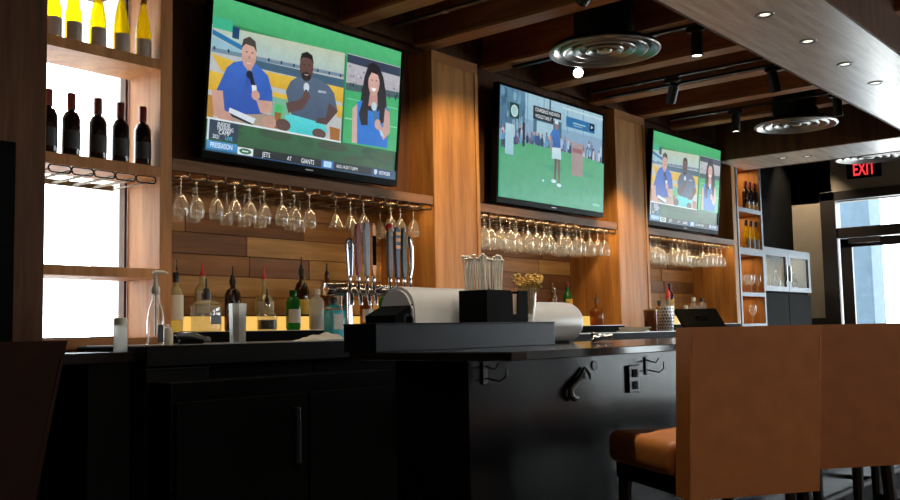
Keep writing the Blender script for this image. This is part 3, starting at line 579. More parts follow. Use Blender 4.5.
B(-.66, .75, -.07, .07, 0, .05).obj('plinth', 'black_metal', fr_)
STL = ['lit bottle step behind the beer taps', 'lit bottle step in the bay under the golf television', 'lit bottle step in the bay under the television beside wine tower']
for (xa, xb), lab in zip(BAYS, STL):
    s = thing('bottle_step', lab, 'bottle step', ((xa+xb)/2, 4.06, 1.0)); h = (xb-xa)/2-.004
    B(-h, h, 0, .51, -.98, .143, bev=.003).obj('lower_tier', 'black', s)
    B(-h, h, .272, .505, .143, .235).obj('upper_tier', 'black', s)
    B(-h, h, .266, .272, .146, .228).obj('lit_riser', 'lit_step', s)
    B(-h, h, .002, .26, .1435, .146).obj('tier_sheet', 'steel', s)

# bottles in the bays
ZF, ZB = 1.147, 1.236
bottle('liquor_bottle', 'tall clear bottle with pale yellow label beside the shelf unit panel', (2.89, 4.2, ZF), .30, .036, 'glass_pale', .013, .62, .75, 'cap_black', .05, 'label_white', (.2, .62), pour='chrome')
bottle('vodka_bottle', 'squat square clear bottle with black label on the lower lit step', (3.075, 4.2, ZF), .20, .058, 'glass_bottle', .018, .68, .82, 'cap_black', .035, 'label_black', (.18, .42), pour='cap_black', square=True, rz=R(20))
bottle('liquor_bottle', 'clear bottle with cream label and red pourer behind square vodka bottle', (3.21, 4.42, ZB), .215, .042, 'glass_pale', .014, .62, .78, None, .02, 'label_white', (.05, .62), pour='red_plastic')
bottle('whiskey_bottle', 'dark brown whiskey bottle behind the tall frosted tumbler', (3.40, 4.40, ZB), .20, .045, 'glass_brown', .014, .58, .75, 'cap_black', .03, None, pour='cap_black')
bottle('whiskey_bottle', 'small reddish brown bottle on lower step beside tall frosted tumbler', (3.25, 4.22, ZF), .19, .036, 'glass_brown', .013, .6, .76, 'cap_black', .03, 'foil_red', (.2, .5))
bottle('liquor_bottle', 'bottle with wide cream label and bright red pourer above round decanter', (3.64, 4.42, ZB), .21, .056, 'glass_pale', .013, .40, .6, None, .02, 'label_white', (.05, .38), pour='red_plastic')
t = bottle('round_decanter', 'round clear decanter with dark liquid beside green bottle', (3.48, 4.2, ZF), .155, .056, 'glass_bottle', .013, .5, .72, 'chrome', .02, None, liquid=('liquid_dark', .75), cat='decanter', pour='cap_black')
bottle('gin_bottle', 'green glass bottle with white label on the lit step', (3.67, 4.2, ZF), .225, .042, 'glass_green', .016, .70, .84, 'glass_green', .03, 'label_white', (.18, .52))
bottle('brandy_bottle', 'tall dark brown bottle with yellow label behind green bottle', (3.93, 4.42, ZB), .28, .045, 'glass_brown', .013, .55, .74, 'cap_black', .04, 'label_yellow', (.02, .34), pour='cap_black')
bottle('frosted_bottle', 'frosted white bottle with rounded shoulders next to green bottle', (3.85, 4.2, ZF), .235, .045, 'glass_frost', .016, .68, .80, 'frosted', .03, None, liquid=('frosted', .55))
bottle('liquor_bottle', 'tan amber bottle behind frosted white bottle', (4.14, 4.42, ZB), .25, .04, 'glass_amber', .014, .62, .76, None, .02, None, pour='cap_black')
bottle('liquor_bottle', 'clear bottle with white wrapped neck beside the teal bottle', (4.02, 4.2, ZF), .20, .045, 'glass_bottle', .014, .55, .72, 'frosted', .05, 'label_white', (.2, .4))
bottle('gin_bottle', 'pale teal square bottle under the first tap faucets', (3.50, 3.69, 1.089), .22, .038, 'teal', .014, .72, .82, 'cap_black', .03, 'label_white', (.25, .6), square=True)
for k, (x, m, lb) in enumerate(((4.28, 'glass_amber', 'amber bottle behind the tap tower, next to tan bottle'), (4.45, 'glass_green', 'green bottle behind the dark tap handles'), (4.62, 'glass_bottle', 'clear bottle at the pilaster end of first lit step'))):
    bottle('liquor_bottle', lb, (x, 4.22, ZF), .27, .04, m, .014, .62, .76, 'cap_black', .04, 'label_white', (.15, .45))
for x, y, z, H, r, m, cap, lab_, pour, lb in (
    (5.55, 4.22, ZF, .28, .04, 'glass_amber', 'cap_black', 'label_white', None, 'amber bottle at the near end of the step under golf television'),
    (5.78, 4.22, ZF, .26, .04, 'glass_bottle', 'cap_black', 'label_black', None, 'clear bottle with black label on the step behind straws'),
    (6.02, 4.22, ZF, .29, .038, 'glass_brown', 'cap_black', 'label_white', 'cap_black', 'brown bottle with white label on the step behind straws'),
    (6.25, 4.4, ZB, .24, .04, 'glass_pale', None, 'label_white', 'chrome', 'pale bottle with chrome pourer on the upper step behind straws'),
    (6.44, 4.3-.05, ZF, .22, .045, 'glass_bottle', None, 'label_white', 'chrome', 'clear bottle with chrome pourer behind the grey garnish dome'),
    (6.64, 4.4, ZB, .19, .045, 'glass_amber', None, 'label_yellow', 'chrome', 'round amber bottle with chrome pourer behind grey garnish dome'),
    (6.58, 4.23, ZF, .19, .05, 'handle_red', 'cap_black', 'label_white', None, 'squat red bottle behind the grey garnish dome'),
    (6.86, 4.35+.05, ZB, .27, .04, 'glass_green', 'foil_red', 'label_yellow', None, 'dark green bottle with yellow label and red cap'),
    (7.02, 4.22, ZF, .20, .06, 'glass_amber', None, None, 'cap_black', 'rounded amber decanter against the bay end wall'),
    (8.18, 4.24, ZF, .22, .045, 'glass_amber', 'cap_black', 'foil_gold', None, 'orange amber bottle beside the red capped bottle'),
    (8.38, 4.25, ZF, .30, .05, 'glass_bottle', 'red_plastic', 'label_white', 'red_plastic', 'bottle with bright red top and white label near canister'),
    (8.71, 4.4, ZB, .31, .042, 'glass_brown', 'cap_black', 'label_yellow', None, 'tall dark brown bottle with yellow label near the order terminal'),
    (8.68, 4.22, ZF, .18, .05, 'glass_frost', 'frosted', None, None, 'short frosted bottle beside the order terminal'),
    (8.92, 4.25, ZF, .26, .055, 'glass_bottle', 'frosted', 'label_white', None, 'round shouldered clear bottle behind the order terminal'),
    (9.32, 4.35, ZB, .17, .05, 'glass_bottle', 'cap_black', None, None, 'clear bottle with black cap at the far bay end wall')):
    bottle('liquor_bottle', lb, (x, y, z), H, r, m, .015, .58, .74, cap, .06 if cap == 'red_plastic' else .035, lab_, (.15, .5), pour=pour)

# items on the back counter
Z1 = 1.089
p = thing('pump_bottle', 'clear syrup bottle with white pump on the counter end', 'bottle', (2.375, 3.6, Z1))
MB().lathe([(.034, 0), (.036, .01), (.036, .10), (.03, .145), (.014, .195), (.013, .225)], n=20).obj('body', 'glass_clear', p, True)
MB().lathe([(.017, .215), (.019, .225), (.019, .24), (.012, .252), (.009, .262), (.006, .30)], n=16).obj('collar', 'cream', p, True)
MB().tube([(0, 0, .215), (0, 0, .04)], .004).obj('dip_tube', 'frosted', p, True)
MB().tube([(-.012, .004, .305), (.0, 0, .31), (.03, -.012, .311), (.048, -.02, .304)], [.008, .009, .007, .005], 10).obj('pump_head', 'label_white', p, True)
B(-.012, .014, -.040, -.036, .01, .085).obj('label', 'label_black', p)
j = thing('shaker_jar', 'hazy plastic jar with lid on the dark side counter', 'jar', (2.235, 3.64, 1.063))
MB().lathe([(.027, 0), (.029, .006), (.028, .10), (.026, .115)], n=18).obj('body', 'glass_frost', j, True); MB().lathe([(.028, .112), (.028, .135), (.022, .143), (.0, .144)], n=18).obj('lid', 'frosted', j, True)
j = thing('small_jar', 'small cream jar with knobbed lid beside the pump bottle', 'jar', (2.455, 3.63, Z1))
MB().lathe([(.024, 0), (.025, .05), (.02, .06)], n=16).obj('body', 'cream', j, True); MB().lathe([(.021, .06), (.018, .072), (.008, .076), (.009, .084), (0, .088)], n=14).obj('lid', 'cream', j, True)
h = thing('soda_gun', 'dark grey plastic dispenser handset lying on the steel counter', 'dispenser', (2.56, 3.6, Z1), R(-12))
MB().tube([(-.075, 0, .034), (-.05, 0, .042), (0, 0, .036), (.05, 0, .018), (.085, 0, .016)], [.010, .016, .02, .016, .012], 12).obj('grip', 'silver_dark', h, True); B(-.06, .05, -.022, .022, 0, .022, bev=.008).obj('holster', 'black', h); MB().tube([(-.075, 0, .034), (-.09, .01, .015), (-.07, .06, .012), (0, .1, .012)], .007).obj('hose', 'black', h, True)
t = thing('tumbler', 'tall frosted square tumbler on the steel counter', 'glass', (2.81, 3.6, Z1), R(15))
MB().lathe([(.034, 0), (.036, .005), (.041, .18), (.038, .18), (.033, .01), (0, .01)], n=8, cap=False).obj('wall', 'glass_frost', t); MB().lathe([(.031, .011), (.034, .13), (0, .13)], n=8).obj('ice_fill', 'frosted', t)
tw = thing('bar_towel', 'crumpled white towel on the steel counter near the bar ledge', 'towel', (3.30, 3.58, Z1))
bm = MB(); gx, gy = 22, 14; rt = random.Random(4); vs = []
for i in range(gx+1):
    for k in range(gy+1):
        x, y = i/gx*2-1, k/gy*2-1
        e = max(0, 1-(x*x)**1.2)*max(0, 1-(y*y)**1.2)
        vs.append(bm.bm.verts.new((x*.15, y*.05, .003+e*(.022+.010*math.sin(4*x+3*y)+.005*math.sin(7*x-6*y))+.02*max(0, x)*e)))
for i in range(gx):
    for k in range(gy): a = i*(gy+1)+k; bm.bm.faces.new((vs[a], vs[a+gy+1], vs[a+gy+2], vs[a+1]))
bm.obj('cloth', 'towel', tw, True)
# tap tower
tt = thing('tap_tower', 'chrome beer tap tower on the back counter', 'tap tower', (3.62, 3.72, Z1))
MB().lathe([(.06, 0), (.06, .015), (.036, .03), (.034, .26)], n=20).obj('column', 'chrome', tt, True); MB().lathe([(.06, 0), (.06, .015), (.036, .03), (.034, .26)], c=(.42, 0, 0), n=20).obj('column', 'chrome', tt, True)
MB().lathe([(.0, -.16), (.032, -.155), (.034, -.14), (.034, .58), (.032, .595), (0, .6)], c=(0, 0, .265), n=18, ax='x').obj('header', 'chrome', tt, True)
TX = [-.055, .01, .075, .125, .255, .315, .37, .42]
for x in TX:
    q = MB().tube([(x, -.03, .265), (x, -.085, .262), (x, -.10, .235), (x, -.105, .18)], [.012, .013, .011, .009], 10).lathe([(.012, .262), (.009, .29), (.006, .305)], c=(x, -.085, 0), n=10).obj('faucet', 'chrome', tt, True)
def handle(lab, x, H, prof, mat, extra=None):
    # flat paddle from width profile [(half width, height)]
    L = [(-w_, z) for w_, z in prof]; Rr = [(w_, z) for w_, z in reversed(prof)]
    mb = MB().prism(L+Rr, -.010, .010, 'y'); bmesh.ops.bevel(mb.bm, geom=[e for e in mb.bm.edges], offset=.003, segments=1, affect='EDGES'); t = mb.obj('tap_handle', mat, tt, loc=(x, -.085, .306)); t['label'] = lab
    MB().lathe([(.009, -.001), (.012, .012), (.007, .03), (.006, .045)], n=12).obj('ferrule', 'chrome', t, True)
    if extra: extra(t)
    return t
def ring(t): MB().tube([(.014*math.cos(a*math.pi/8), -.012, .185+.016*math.sin(a*math.pi/8)) for a in range(16)], .003, 6, True).obj('ring', 'chrome', t, True); MB().tube([(-.010, -.010, .03), (-.020, -.010, .18), (-.016, -.01, .21), (0, -.01, .226), (.016, -.01, .21), (.020, -.01, .18), (.010, -.01, .03)], .004, 6).obj('edge_band', 'chrome', t, True)
handle('dark blue paddle tap handle with silver edge and ring', TX[0], .225, [(.009, .03), (.019, .18), (.016, .21), (.006, .225)], 'handle_blue', ring)
handle('slim red tap handle beside silver tap handle', TX[1], .31, [(.010, .03), (.014, .1), (.016, .27), (.012, .30), (.004, .312)], 'handle_red')
handle('tall silver slab tap handle', TX[2], .32, [(.010, .03), (.011, .1), (.019, .28), (.016, .318), (.012, .318)], 'silver_dark')
handle('tall copper and black tap handle behind the silver one', TX[3], .32, [(.008, .03), (.014, .08), (.014, .30), (.008, .32)], 'copper', lambda t: B(-.011, .011, -.014, -.010, .09, .25).obj('badge', 'black', t))
def budh(t):
    MB().sphere((0, 0, .305), .026, (1, .8, 1)).obj('ball_top', 'red_plastic', t, True); MB().sphere((.004, -.010, .290), .019, (1, .8, .8)).obj('ball_badge', 'label_white', t, True)
    me = text_mesh('BUD LIGHT', .032, 'handle_text', 0, .95); q = link('lettering', me, t, (.010, -.0135, .075)); q.rotation_euler = (0, R(-90), 0)
handle('dark grey paddle tap handle with vertical lettering and red ball top', TX[4], .27, [(.013, .03), (.016, .1), (.018, .26), (.012, .28)], 'handle_grey', budh)
def stripes(t):
    for z in (.19, .23, .265): B(-.018, .018, -.014, -.010, z, z+.018, bev=.002).obj('stripe', 'copper', t)
handle('dark blue tap handle with copper stripes', TX[5], .31, [(.012, .03), (.014, .16), (.021, .20), (.020, .29), (.010, .31)], 'handle_blue', stripes)
handle('dark green tap handle beside the curved silver handle', TX[6], .31, [(.014, .03), (.016, .10), (.016, .24), (.008, .27), (.009, .31)], 'handle_green')
t8 = MB().tube([(0, 0, .03), (.012, 0, .08), (.016, 0, .14), (.012, 0, .2), (.0, 0, .25), (-.008, 0, .268)], [.009, .012, .013, .015, .019, .010], 12).obj('tap_handle', 'chrome', tt, True, loc=(TX[7], -.085, .306)); t8['label'] = 'curved silver tap handle at the end of the tower'
MB().lathe([(.009, -.001), (.012, .012), (.007, .03), (.006, .045)], n=12).obj('ferrule', 'chrome', t8, True)
# napkins, canister and order terminal on the far part of the counter
for k in range(3): tag(B(-.11, .11, -.11, .11, 0, .012, bev=.003).obj('napkin_stack', 'white_paper', None, loc=(6.62+.012*k, 3.66, Z1+.0125*k), rz=R(20+8*k)), 'folded white napkins piled on the back counter beside metal canister', 'napkin', 'napkin pile on the back counter')
cn = thing('metal_canister', 'shiny perforated metal canister on the back counter beside folded napkins', 'canister', (7.20, 3.68, Z1))
MB().lathe([(.058, 0), (.060, .004), (.060, .20), (.054, .2), (.054, .006), (0, .006)], n=24, cap=False).obj('wall', 'steel_bright', cn, True)
dm = MB().sphere((0, 0, 0), .008, (1, .3, 1), 6, 4).mesh('dimple', 'black_metal')
for rr_ in range(7):
    for k in range(16):
        a = 2*math.pi*(k+.5*(rr_ % 2))/16; o = link('dimple', dm, cn, (.060*math.cos(a), .060*math.sin(a), .025+rr_*.026), a-math.pi/2)
cn2 = thing('amber_holder', 'amber glass holder standing beside the metal canister', 'holder', (7.02, 3.72, Z1)); MB().lathe([(.05, 0), (.052, .005), (.056, .17), (.052, .17), (.048, .008), (0, .008)], n=18, cap=False).obj('wall', 'glass_amber', cn2, True); MB().lathe([(.057, .165), (.058, .175), (.054, .176)], n=18, cap=False).obj('rim', 'foil_gold', cn2, True)
ps = thing('order_terminal', 'black touchscreen order terminal on the back counter beside metal canister', 'terminal', (8.02, 3.74, Z1), R(-38))
B(-.14, .14, -.10, .12, 0, .03, bev=.01).obj('base', 'black', ps); B(-.05, .05, .0, .07, .03, .13, bev=.01).obj('stand', 'black', ps)
rot = Matrix.Rotation(R(-48), 3, 'X')
B(-.20, .20, -.018, .018, -.005, .245, bev=.006, rot=rot, piv=(0, 0, .05)).obj('screen_housing', 'black', ps); B(-.185, .185, -.020, -.017, .01, .23, rot=rot, piv=(0, 0, .05)).obj('touchscreen', 'black_gloss', ps)
B(-.1, .1, .016, .032, .06, .2, bev=.006, rot=rot, piv=(0, 0, .05)).obj('rear_cover', 'ledge_metal', ps)

# ------------------------------------------------------------------ the bar
bar = thing('bar_counter', 'long black bar counter with overhanging top', 'bar counter', (2.265, 1.65, 0))
mb = MB().prism([(0, 0), (6.9, 0), (6.9, .95), (.35, .95), (.23, .86), (0, .665)], 1.031, 1.058); bmesh.ops.bevel(mb.bm, geom=list(mb.bm.edges), offset=.003, segments=1, affect='EDGES'); mb.obj('bar_top', 'bar_top', bar)
B(.175, 6.7, .30, .34, 0, 1.031).obj('front_panel', 'bar_front', bar); B(.175, .215, .34, .62, 0, 1.031).obj('end_panel', 'black', bar); B(.215, 6.7, .60, .64, 0, 1.031).obj('rear_panel', 'black', bar)
B(.16, 6.72, .27, .30, 0, .12, bev=.004).obj('kick_board', 'black', bar)
fr = MB().tube([(.2, .12, .2), (6.6, .12, .2)], .022, 12); fr.obj('foot_rail', 'steel_dark', bar, True)
for k in range(6): MB().tube([(.5+k*1.1, .12, .2), (.5+k*1.1, .22, .2), (.5+k*1.1, .298, .2)], .014, 8).obj('rail_bracket', 'steel_dark', bar, True)
lg = thing('service_ledge', 'raised dark metal ledge on the bar under the straw caddy', 'ledge', (2.265, 2.19, 1.058))
B(0, 1.045, 0, .15, 0, .090, bev=.002).obj('body', 'ledge_metal', lg); B(0, 1.045, -.004, .154, .0902, .094, bev=.001).obj('top_sheet', 'ledge_metal', lg)
ZL = 1.1525
# straw caddy
cdy = thing('straw_caddy', 'black plastic bar caddy with straws and napkins', 'caddy', (2.87, 2.197, ZL))
L_, Dp, Hc = .265, .135, .122
def wall(poly, y0, y1): return MB().prism(poly, y0, y1, 'y')
wall([(0, 0), (L_, 0), (L_, Hc), (.205, Hc), (.198, Hc-.02), (.198, .03), (.165, .03), (.165, Hc-.02), (.155, Hc), (0, Hc)], 0, .004).obj('front_wall', 'black', cdy)
B(0, L_, Dp-.004, Dp, 0, Hc).obj('rear_wall', 'black', cdy); B(0, .004, .004, Dp-.004, 0, Hc).obj('side_wall', 'black', cdy); B(L_-.004, L_, .004, Dp-.004, 0, Hc).obj('side_wall', 'black', cdy); B(.004, L_-.004, .004, Dp-.004, 0, .004).obj('floor_plate', 'black', cdy); B(.135, .138, .004, Dp-.004, .004, Hc).obj('divider', 'black', cdy)
for k in range(9): tag(B(-.055, .055, 0, .0025, 0, .105).obj('cocktail_napkin', 'napkin', None, loc=(2.87+.203, 2.208+.011*k, ZL+.004), rz=0), 'folded tan napkin standing in the black bar caddy', 'napkin', 'napkins in the caddy')
rs = random.Random(21)
sm = MB().tube([(0, 0, 0), (0, 0, .232)], .0031, 6).sphere((0, 0, .238), .0062, (1.3, 1.3, .8), 8, 5).mesh('straw', 'straw', True)
for k in range(44):
    x = 2.87+.015+rs.random()*.11; y = 2.197+.014+rs.random()*.105
    o = link('straw', sm, None, (x, y, ZL+.006)); o.rotation_euler = (rs.uniform(-.06, .06), (x-2.87-.07)*.9+rs.uniform(-.05, .05), 0); o.scale = (1, 1, rs.uniform(.97, 1.06))
    tag(o, 'pale straw with knobbed tip standing in the black caddy', 'straw', 'straws in the caddy')
gl = thing('garnish_glass', 'small clear glass beside the straw caddy', 'glass', (3.225, 2.262, ZL))
MB().lathe([(.022, 0), (.024, .006), (.034, .06), (.038, .11), (.036, .14), (.034, .14), (.036, .11), (.031, .06), (.02, .01), (0, .01)], n=20, cap=False).obj('wall', 'glass_wine', gl, True)
mb = MB(); rh = random.Random(8)
for k in range(120):
    a = rh.random()*6.28; r_ = rh.random()*.02; t_ = rh.uniform(.02, .055)
    p0 = Vector((r_*math.cos(a), r_*math.sin(a), .02)); p1 = Vector(((r_+t_)*math.cos(a)*.9, (r_+t_)*math.sin(a)*.9, rh.uniform(.13, .18)))
    mb.tube([p0, (p0+p1)/2+Vector((0, 0, .01)), p1], [.0012, .0012, .001], 4); mb.sphere(p1, rh.uniform(.005, .010), (1, 1, .7), 6, 4)
o = tag(mb.obj('dried_sprigs', 'herb', None, loc=(3.225, 2.262, ZL+.012)), 'yellow-brown dried sprigs filling the small glass', 'sprigs'); o['kind'] = 'stuff'
# garnish containers
gc = thing('garnish_box', 'black condiment tray with rounded grey lid behind the bar ledge', 'condiment box', (2.575, 2.44, 1.058))
MB().prism([(-.03, .125), (-.015, .02), (-.005, 0), (.10, 0), (.10, .18), (.07, .168)], -.075, .075, 'y').obj('tray_end', 'black', gc)
B(.09, .50, -.075, .075, 0, .10, bev=.004).obj('tray', 'black', gc)
MB().lathe([(.026, -.004), (.026, .004), (.018, .004), (.018, -.004), (.026, -.004)], c=(.035, -.079, .105), n=18, ax='y', cap=False).obj('hinge_ring', 'ledge_metal', gc, True)
mb = MB(); poly = [(-.09, .06)]
for k in range(11): a = math.pi-math.pi*k/10; poly.append((.0+.085*math.cos(a), .145+.088*math.sin(a)))
poly.append((.09, .06))
mb.prism(poly, .055, .46, 'x'); bmesh.ops.bevel(mb.bm, geom=[e for e in mb.bm.edges if abs((e.verts[0].co-e.verts[1].co).x) < 1e-5], offset=.012, segments=2, affect='EDGES'); mb.obj('lid', 'plastic_grey', gc, True)
gd = thing('garnish_dome', 'rounded grey plastic container behind the small garnish glass', 'container', (3.30, 2.42, 1.058))
pr = [(0, -.02), (.086, -.015), (.09, 0), (.09, .44)]+[(.09*math.cos(a*math.pi/16), .44+.075*math.sin(a*math.pi/16)) for a in range(1, 9)]
MB().lathe(pr, c=(0, 0, .094), n=28, ax='x').obj('body', 'plastic_grey', gd, True); B(.02, .40, -.05, .05, 0, .012, bev=.002).obj('foot', 'black', gd)
jg = thing('jigger', 'small shiny double cone jigger lying on the bar top', 'jigger', (3.80, 2.25, 1.058), R(-48))
MB().lathe([(.024, -.055), (.025, -.053), (.008, 0), (.018, .036), (.017, .036), (.006, 0), (.022, -.053)], c=(0, 0, .025), n=20, ax='x', cap=False).obj('cups', 'chrome', jg, True); MB().lathe([(.009, -.006), (.0105, 0), (.009, .006)], c=(0, 0, .025), n=16, ax='x').obj('waist_band', 'chrome', jg, True)
# hooks and socket on the bar front
def hook(lab, x, z):
    t = thing('purse_hook', lab, 'hook', (x, 1.949, z)); B(-.012, .012, -.006, 0, -.04, .035, bev=.002).obj('plate', 'black_metal', t)
    MB().tube([(0, -.006, .02), (0, -.045, .01), (0, -.06, .03)], .0032, 8).obj('upper_prong', 'black_metal', t, True); MB().tube([(.002, -.006, -.02), (.02, -.05, -.03), (.04, -.06, -.015), (.045, -.058, .012)], .0032, 8).obj('lower_prong', 'black_metal', t, True)
hook('black coat hook at the corner end of the bar front', 2.52, .985); hook('black coat hook beside the socket plate on the bar front', 3.62, .965)
sk = thing('power_socket', 'square dark metal power socket plate on the bar front', 'socket', (3.50, 1.949, .915)); B(-.042, .042, -.012, 0, -.055, .055, bev=.003).obj('plate', 'black_metal', sk)
for z in (-.026, .022): B(-.02, .02, -.016, -.012, z-.016, z+.016, bev=.003).obj('outlet', 'black', sk)
bh = thing('bent_hook', 'bent dark metal hook hanging askew on the bar front', 'hook', (3.04, 1.949, .935))
MB().lathe([(.018, -.004), (.018, 0)], c=(.17, 0, .045), n=16, ax='y').obj('screw_plate', 'black_metal', bh); MB().tube([(.085, -.008, .040), (.055, -.010, .012), (.02, -.012, -.012), (-.02, -.013, -.035)], [.005, .008, .012, .011], 8).obj('arm', 'black_metal', bh, True); MB().tube([(-.02, -.013, -.03), (-.024, -.014, -.055), (.0, -.014, -.07), (.035, -.012, -.068)], [.011, .014, .012, .005], 8).obj('tip', 'black_metal', bh, True); MB().tube([(.09, -.008, .040), (.115, -.012, .018), (.12, -.012, -.005)], [.004, .008, .003], 8).obj('catch', 'black_metal', bh, True)

# ------------------------------------------------------------------ stools
def rbox_back(w0, w1, t, z0, z1, lean, n=10):
    # back slab: width w0 at bottom -> w1 at top, slight curve, rounded rim
    mb = MB(); vs = []
    prof = [(-t/2, 0), (t/2, 0)]
    for k in range(n+1):
        f_ = k/n; z = z0+(z1-z0)*f_; hw = (w0+(w1-w0)*f_)/2; y = lean*f_
        inset = 0
        mb_ = []
        for (sx, sy) in ((-1, -1), (1, -1), (1, 1), (-1, 1)): mb_.append(mb.bm.verts.new((sx*hw, y+sy*t/2, z)))
        vs.append(mb_)
    for a, b in zip(vs, vs[1:]):
        for k in range(4): mb.bm.faces.new((a[k], a[(k+1) % 4], b[(k+1) % 4], b[k]))
    mb.bm.faces.new(list(reversed(vs[0]))); mb.bm.faces.new(vs[-1])
    sharp = [e for e in mb.bm.edges if len(e.link_faces) == 2 and e.calc_face_angle(0) > .8]
    bmesh.ops.bevel(mb.bm, geom=sharp, offset=.032, segments=5, affect='EDGES', profile=.5)
    return mb
def stool(lab, loc, rz, mat, w0=.455, w1=.465, group=None):
    t = thing('bar_stool', lab, 'stool', loc, rz, group)
    rbox_back(w0, w1, .085, .60, 1.118, -.05).obj('backrest', mat, t, True)
    for sx in (-1, 1): MB().tube([(sx*(w0/2-.010), -.0405, .635), (sx*(w1/2-.010), -.0405-.05*.93, 1.083)], .004, 6).obj('edge_line', 'leather_highlight' if mat == 'leather' else mat, t, True)  # added edge lines; paler leather paints the edge highlight on tan stools
    MB().box(-.245, .245, .045, .49, .655, .765, bev=.04, seg=5).obj('seat', mat, t, True)
    B(-.22, .22, -.02, .47, .60, .655, bev=.005).obj('seat_frame', 'wood_leg', t)
    for sx, sy in ((-1, 0), (1, 0), (-1, 1), (1, 1)):
        x, y = sx*.20, .0 if sy == 0 else .44
        MB().tube([(x, y, .61), (x*1.1, y+(-.03 if sy == 0 else .02), 0)], [.024, .017], 8).obj('leg', 'wood_leg', t, True)
    B(-.20, .20, .42, .45, .26, .29, bev=.004).obj('foot_rest', 'steel_dark', t)
    for sx in (-1, 1): B(sx*.205-.012, sx*.205+.012, .0, .44, .30, .33, bev=.003).obj('stretcher', 'wood_leg', t)
    return t
BA = R(56-90)
s0 = stool('tan leather bar stool nearest the bar corner with coat hook', (2.93, 1.24, 0), BA, 'leather')
s1 = dup(s0, (3.66, 1.20, 0), R(53-90), 'tan leather bar stool in the middle of the three by the bar')
s2 = dup(s0, (4.36, 1.18, 0), R(52-90), 'tan leather bar stool of the three nearest the entrance door')
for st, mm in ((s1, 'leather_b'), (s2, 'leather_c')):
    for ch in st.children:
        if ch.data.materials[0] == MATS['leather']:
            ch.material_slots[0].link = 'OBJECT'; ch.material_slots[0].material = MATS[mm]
dk = stool('dark brown leather stool with tapering back near the window end', (.755, 1.945, 0), R(-14), 'leather_dark', .36, .52)

# ------------------------------------------------------------------ ceiling: joists, soffits, diffusers, track lights
jg_ = 'ceiling beams over the bar'
bmz = MB().box(-.055, .055, 0, 4.0, 0, .30, bev=.004).mesh('beam', 'wood_beam'); lip = MB().box(-.075, .075, 0, 4.0, -.022, 0, bev=.003).mesh('lip', 'wood_lip')
for x in (2.0, 2.72, 3.44, 4.16, 4.87, 5.62, 6.38, 7.13, 7.88, 8.62):
    t = thing('ceiling_beam', 'brown timber ceiling beam running from wall to soffit over the bar', 'beam', (x, .1+.15, 3.07), group=jg_)
    link('beam', bmz, t); link('lip', lip, t)
dk_ = thing('ceiling_edge_beam', 'dark ceiling edge board above the televisions', 'beam', (5.9, 4.26, 3.07)); B(-3.7, 3.75, -.006, .035, .0, .42).obj('board', 'wood_dark', dk_)
sf = thing('soffit', 'long pale wood-grained soffit with downlights above the bar', 'soffit', (2, 1.58, 2.8))
B(-2, 8.0, 0, .66, 0, .70).obj('box', 'wood_dark', sf); B(-2, 8.0, .003, .657, -.008, -.0005).obj('underside', 'wood_soffit', sf); B(-2, 8.0, .652, .668, -.012, .03, bev=.002).obj('edge_trim', 'wood_dark', sf); B(-2, 8.0, -.008, .008, -.012, .03, bev=.002).obj('edge_trim', 'wood_dark', sf)
sr = thing('soffit', 'short pale soffit crossing to the back wall above the wine tower', 'soffit', (9.27, 2.25, 2.8))
B(0, .73, 0, 1.85, .0, .70).obj('box', 'wood_dark', sr); B(.002, .728, .002, 1.848, -.008, -.0005).obj('underside', 'wood_soffit', sr)
B(.73, .745, 0, 1.85, -.012, .03).obj('edge_trim', 'wood_dark', sr)
ds = MB().lathe([(.035, 0), (.038, -.004), (.050, -.004), (.052, 0)], n=18, cap=False).mesh('trim_ring', 'silver_dark', True); df = MB().lathe([(.027, -.001), (.027, 0)], n=16).mesh('lens', 'down_face')
for x, y, sname in ((2.35, 1.91, 'the bar'), (3.02, 1.91, 'the bar'), (3.68, 1.91, 'the bar'), (4.35, 1.91, 'the bar'), (5.02, 1.91, 'the bar'), (5.68, 1.91, 'the bar'), (6.36, 1.91, 'the bar'), (7.02, 1.91, 'the bar'), (9.53, 3.51, 'w'), (9.62, 3.30, 'w')):
    t = thing('downlight', 'small recessed downlight in the long soffit over the bar' if sname == 'the bar' else 'small recessed downlight in the short soffit by the wine tower', 'downlight', (x, y, 2.7905), group='bar soffit downlights' if sname == 'the bar' else 'tower soffit downlights')
    link('trim_ring', ds, t); link('lens', df, t)
    lamp('downlight_bulb', 'SPOT', (x, y, 2.785), 75 if y < 2 else 12, (1, .87, .70), (x, y-.02 if y < 2 else y, 0), spot_size=R(92), spot_blend=.7, shadow_soft_size=.035)
def diffuser(lab, loc):
    t = thing('ceiling_diffuser', lab, 'air diffuser', loc)
    MB().lathe([(.195, .02), (.195, .60)], n=28).obj('duct', 'black_metal', t, True)
    for a, b, z in ((.36, .30, 0), (.285, .225, .006), (.205, .15, .010), (.125, .08, .008)):
        MB().lathe([(b-.02, .05+z), (b, .018+z), (a-.02, -.008+z), (a-.004, -.004+z), (a, .004+z), (a-.008, .016+z), (b+.01, .045+z)], n=44, cap=False).obj('ring', 'steel', t, True)
    MB().lathe([(0, -.004), (.04, -.002), (.05, .01), (.04, .03)], n=20).obj('hub', 'steel', t, True)
    MB().lathe([(.34, .035), (.20, .075)], n=32, cap=False).obj('hood', 'black_metal', t, True)
    return t
diffuser('round stepped metal ceiling diffuser hanging before the golf television', (5.36, 3.10, 2.9))
diffuser('round stepped metal ceiling diffuser hanging before the short soffit', (8.58, 3.03, 2.9))
diffuser('round stepped metal ceiling diffuser hanging next to exit sign', (10.87, 3.06, 2.9))
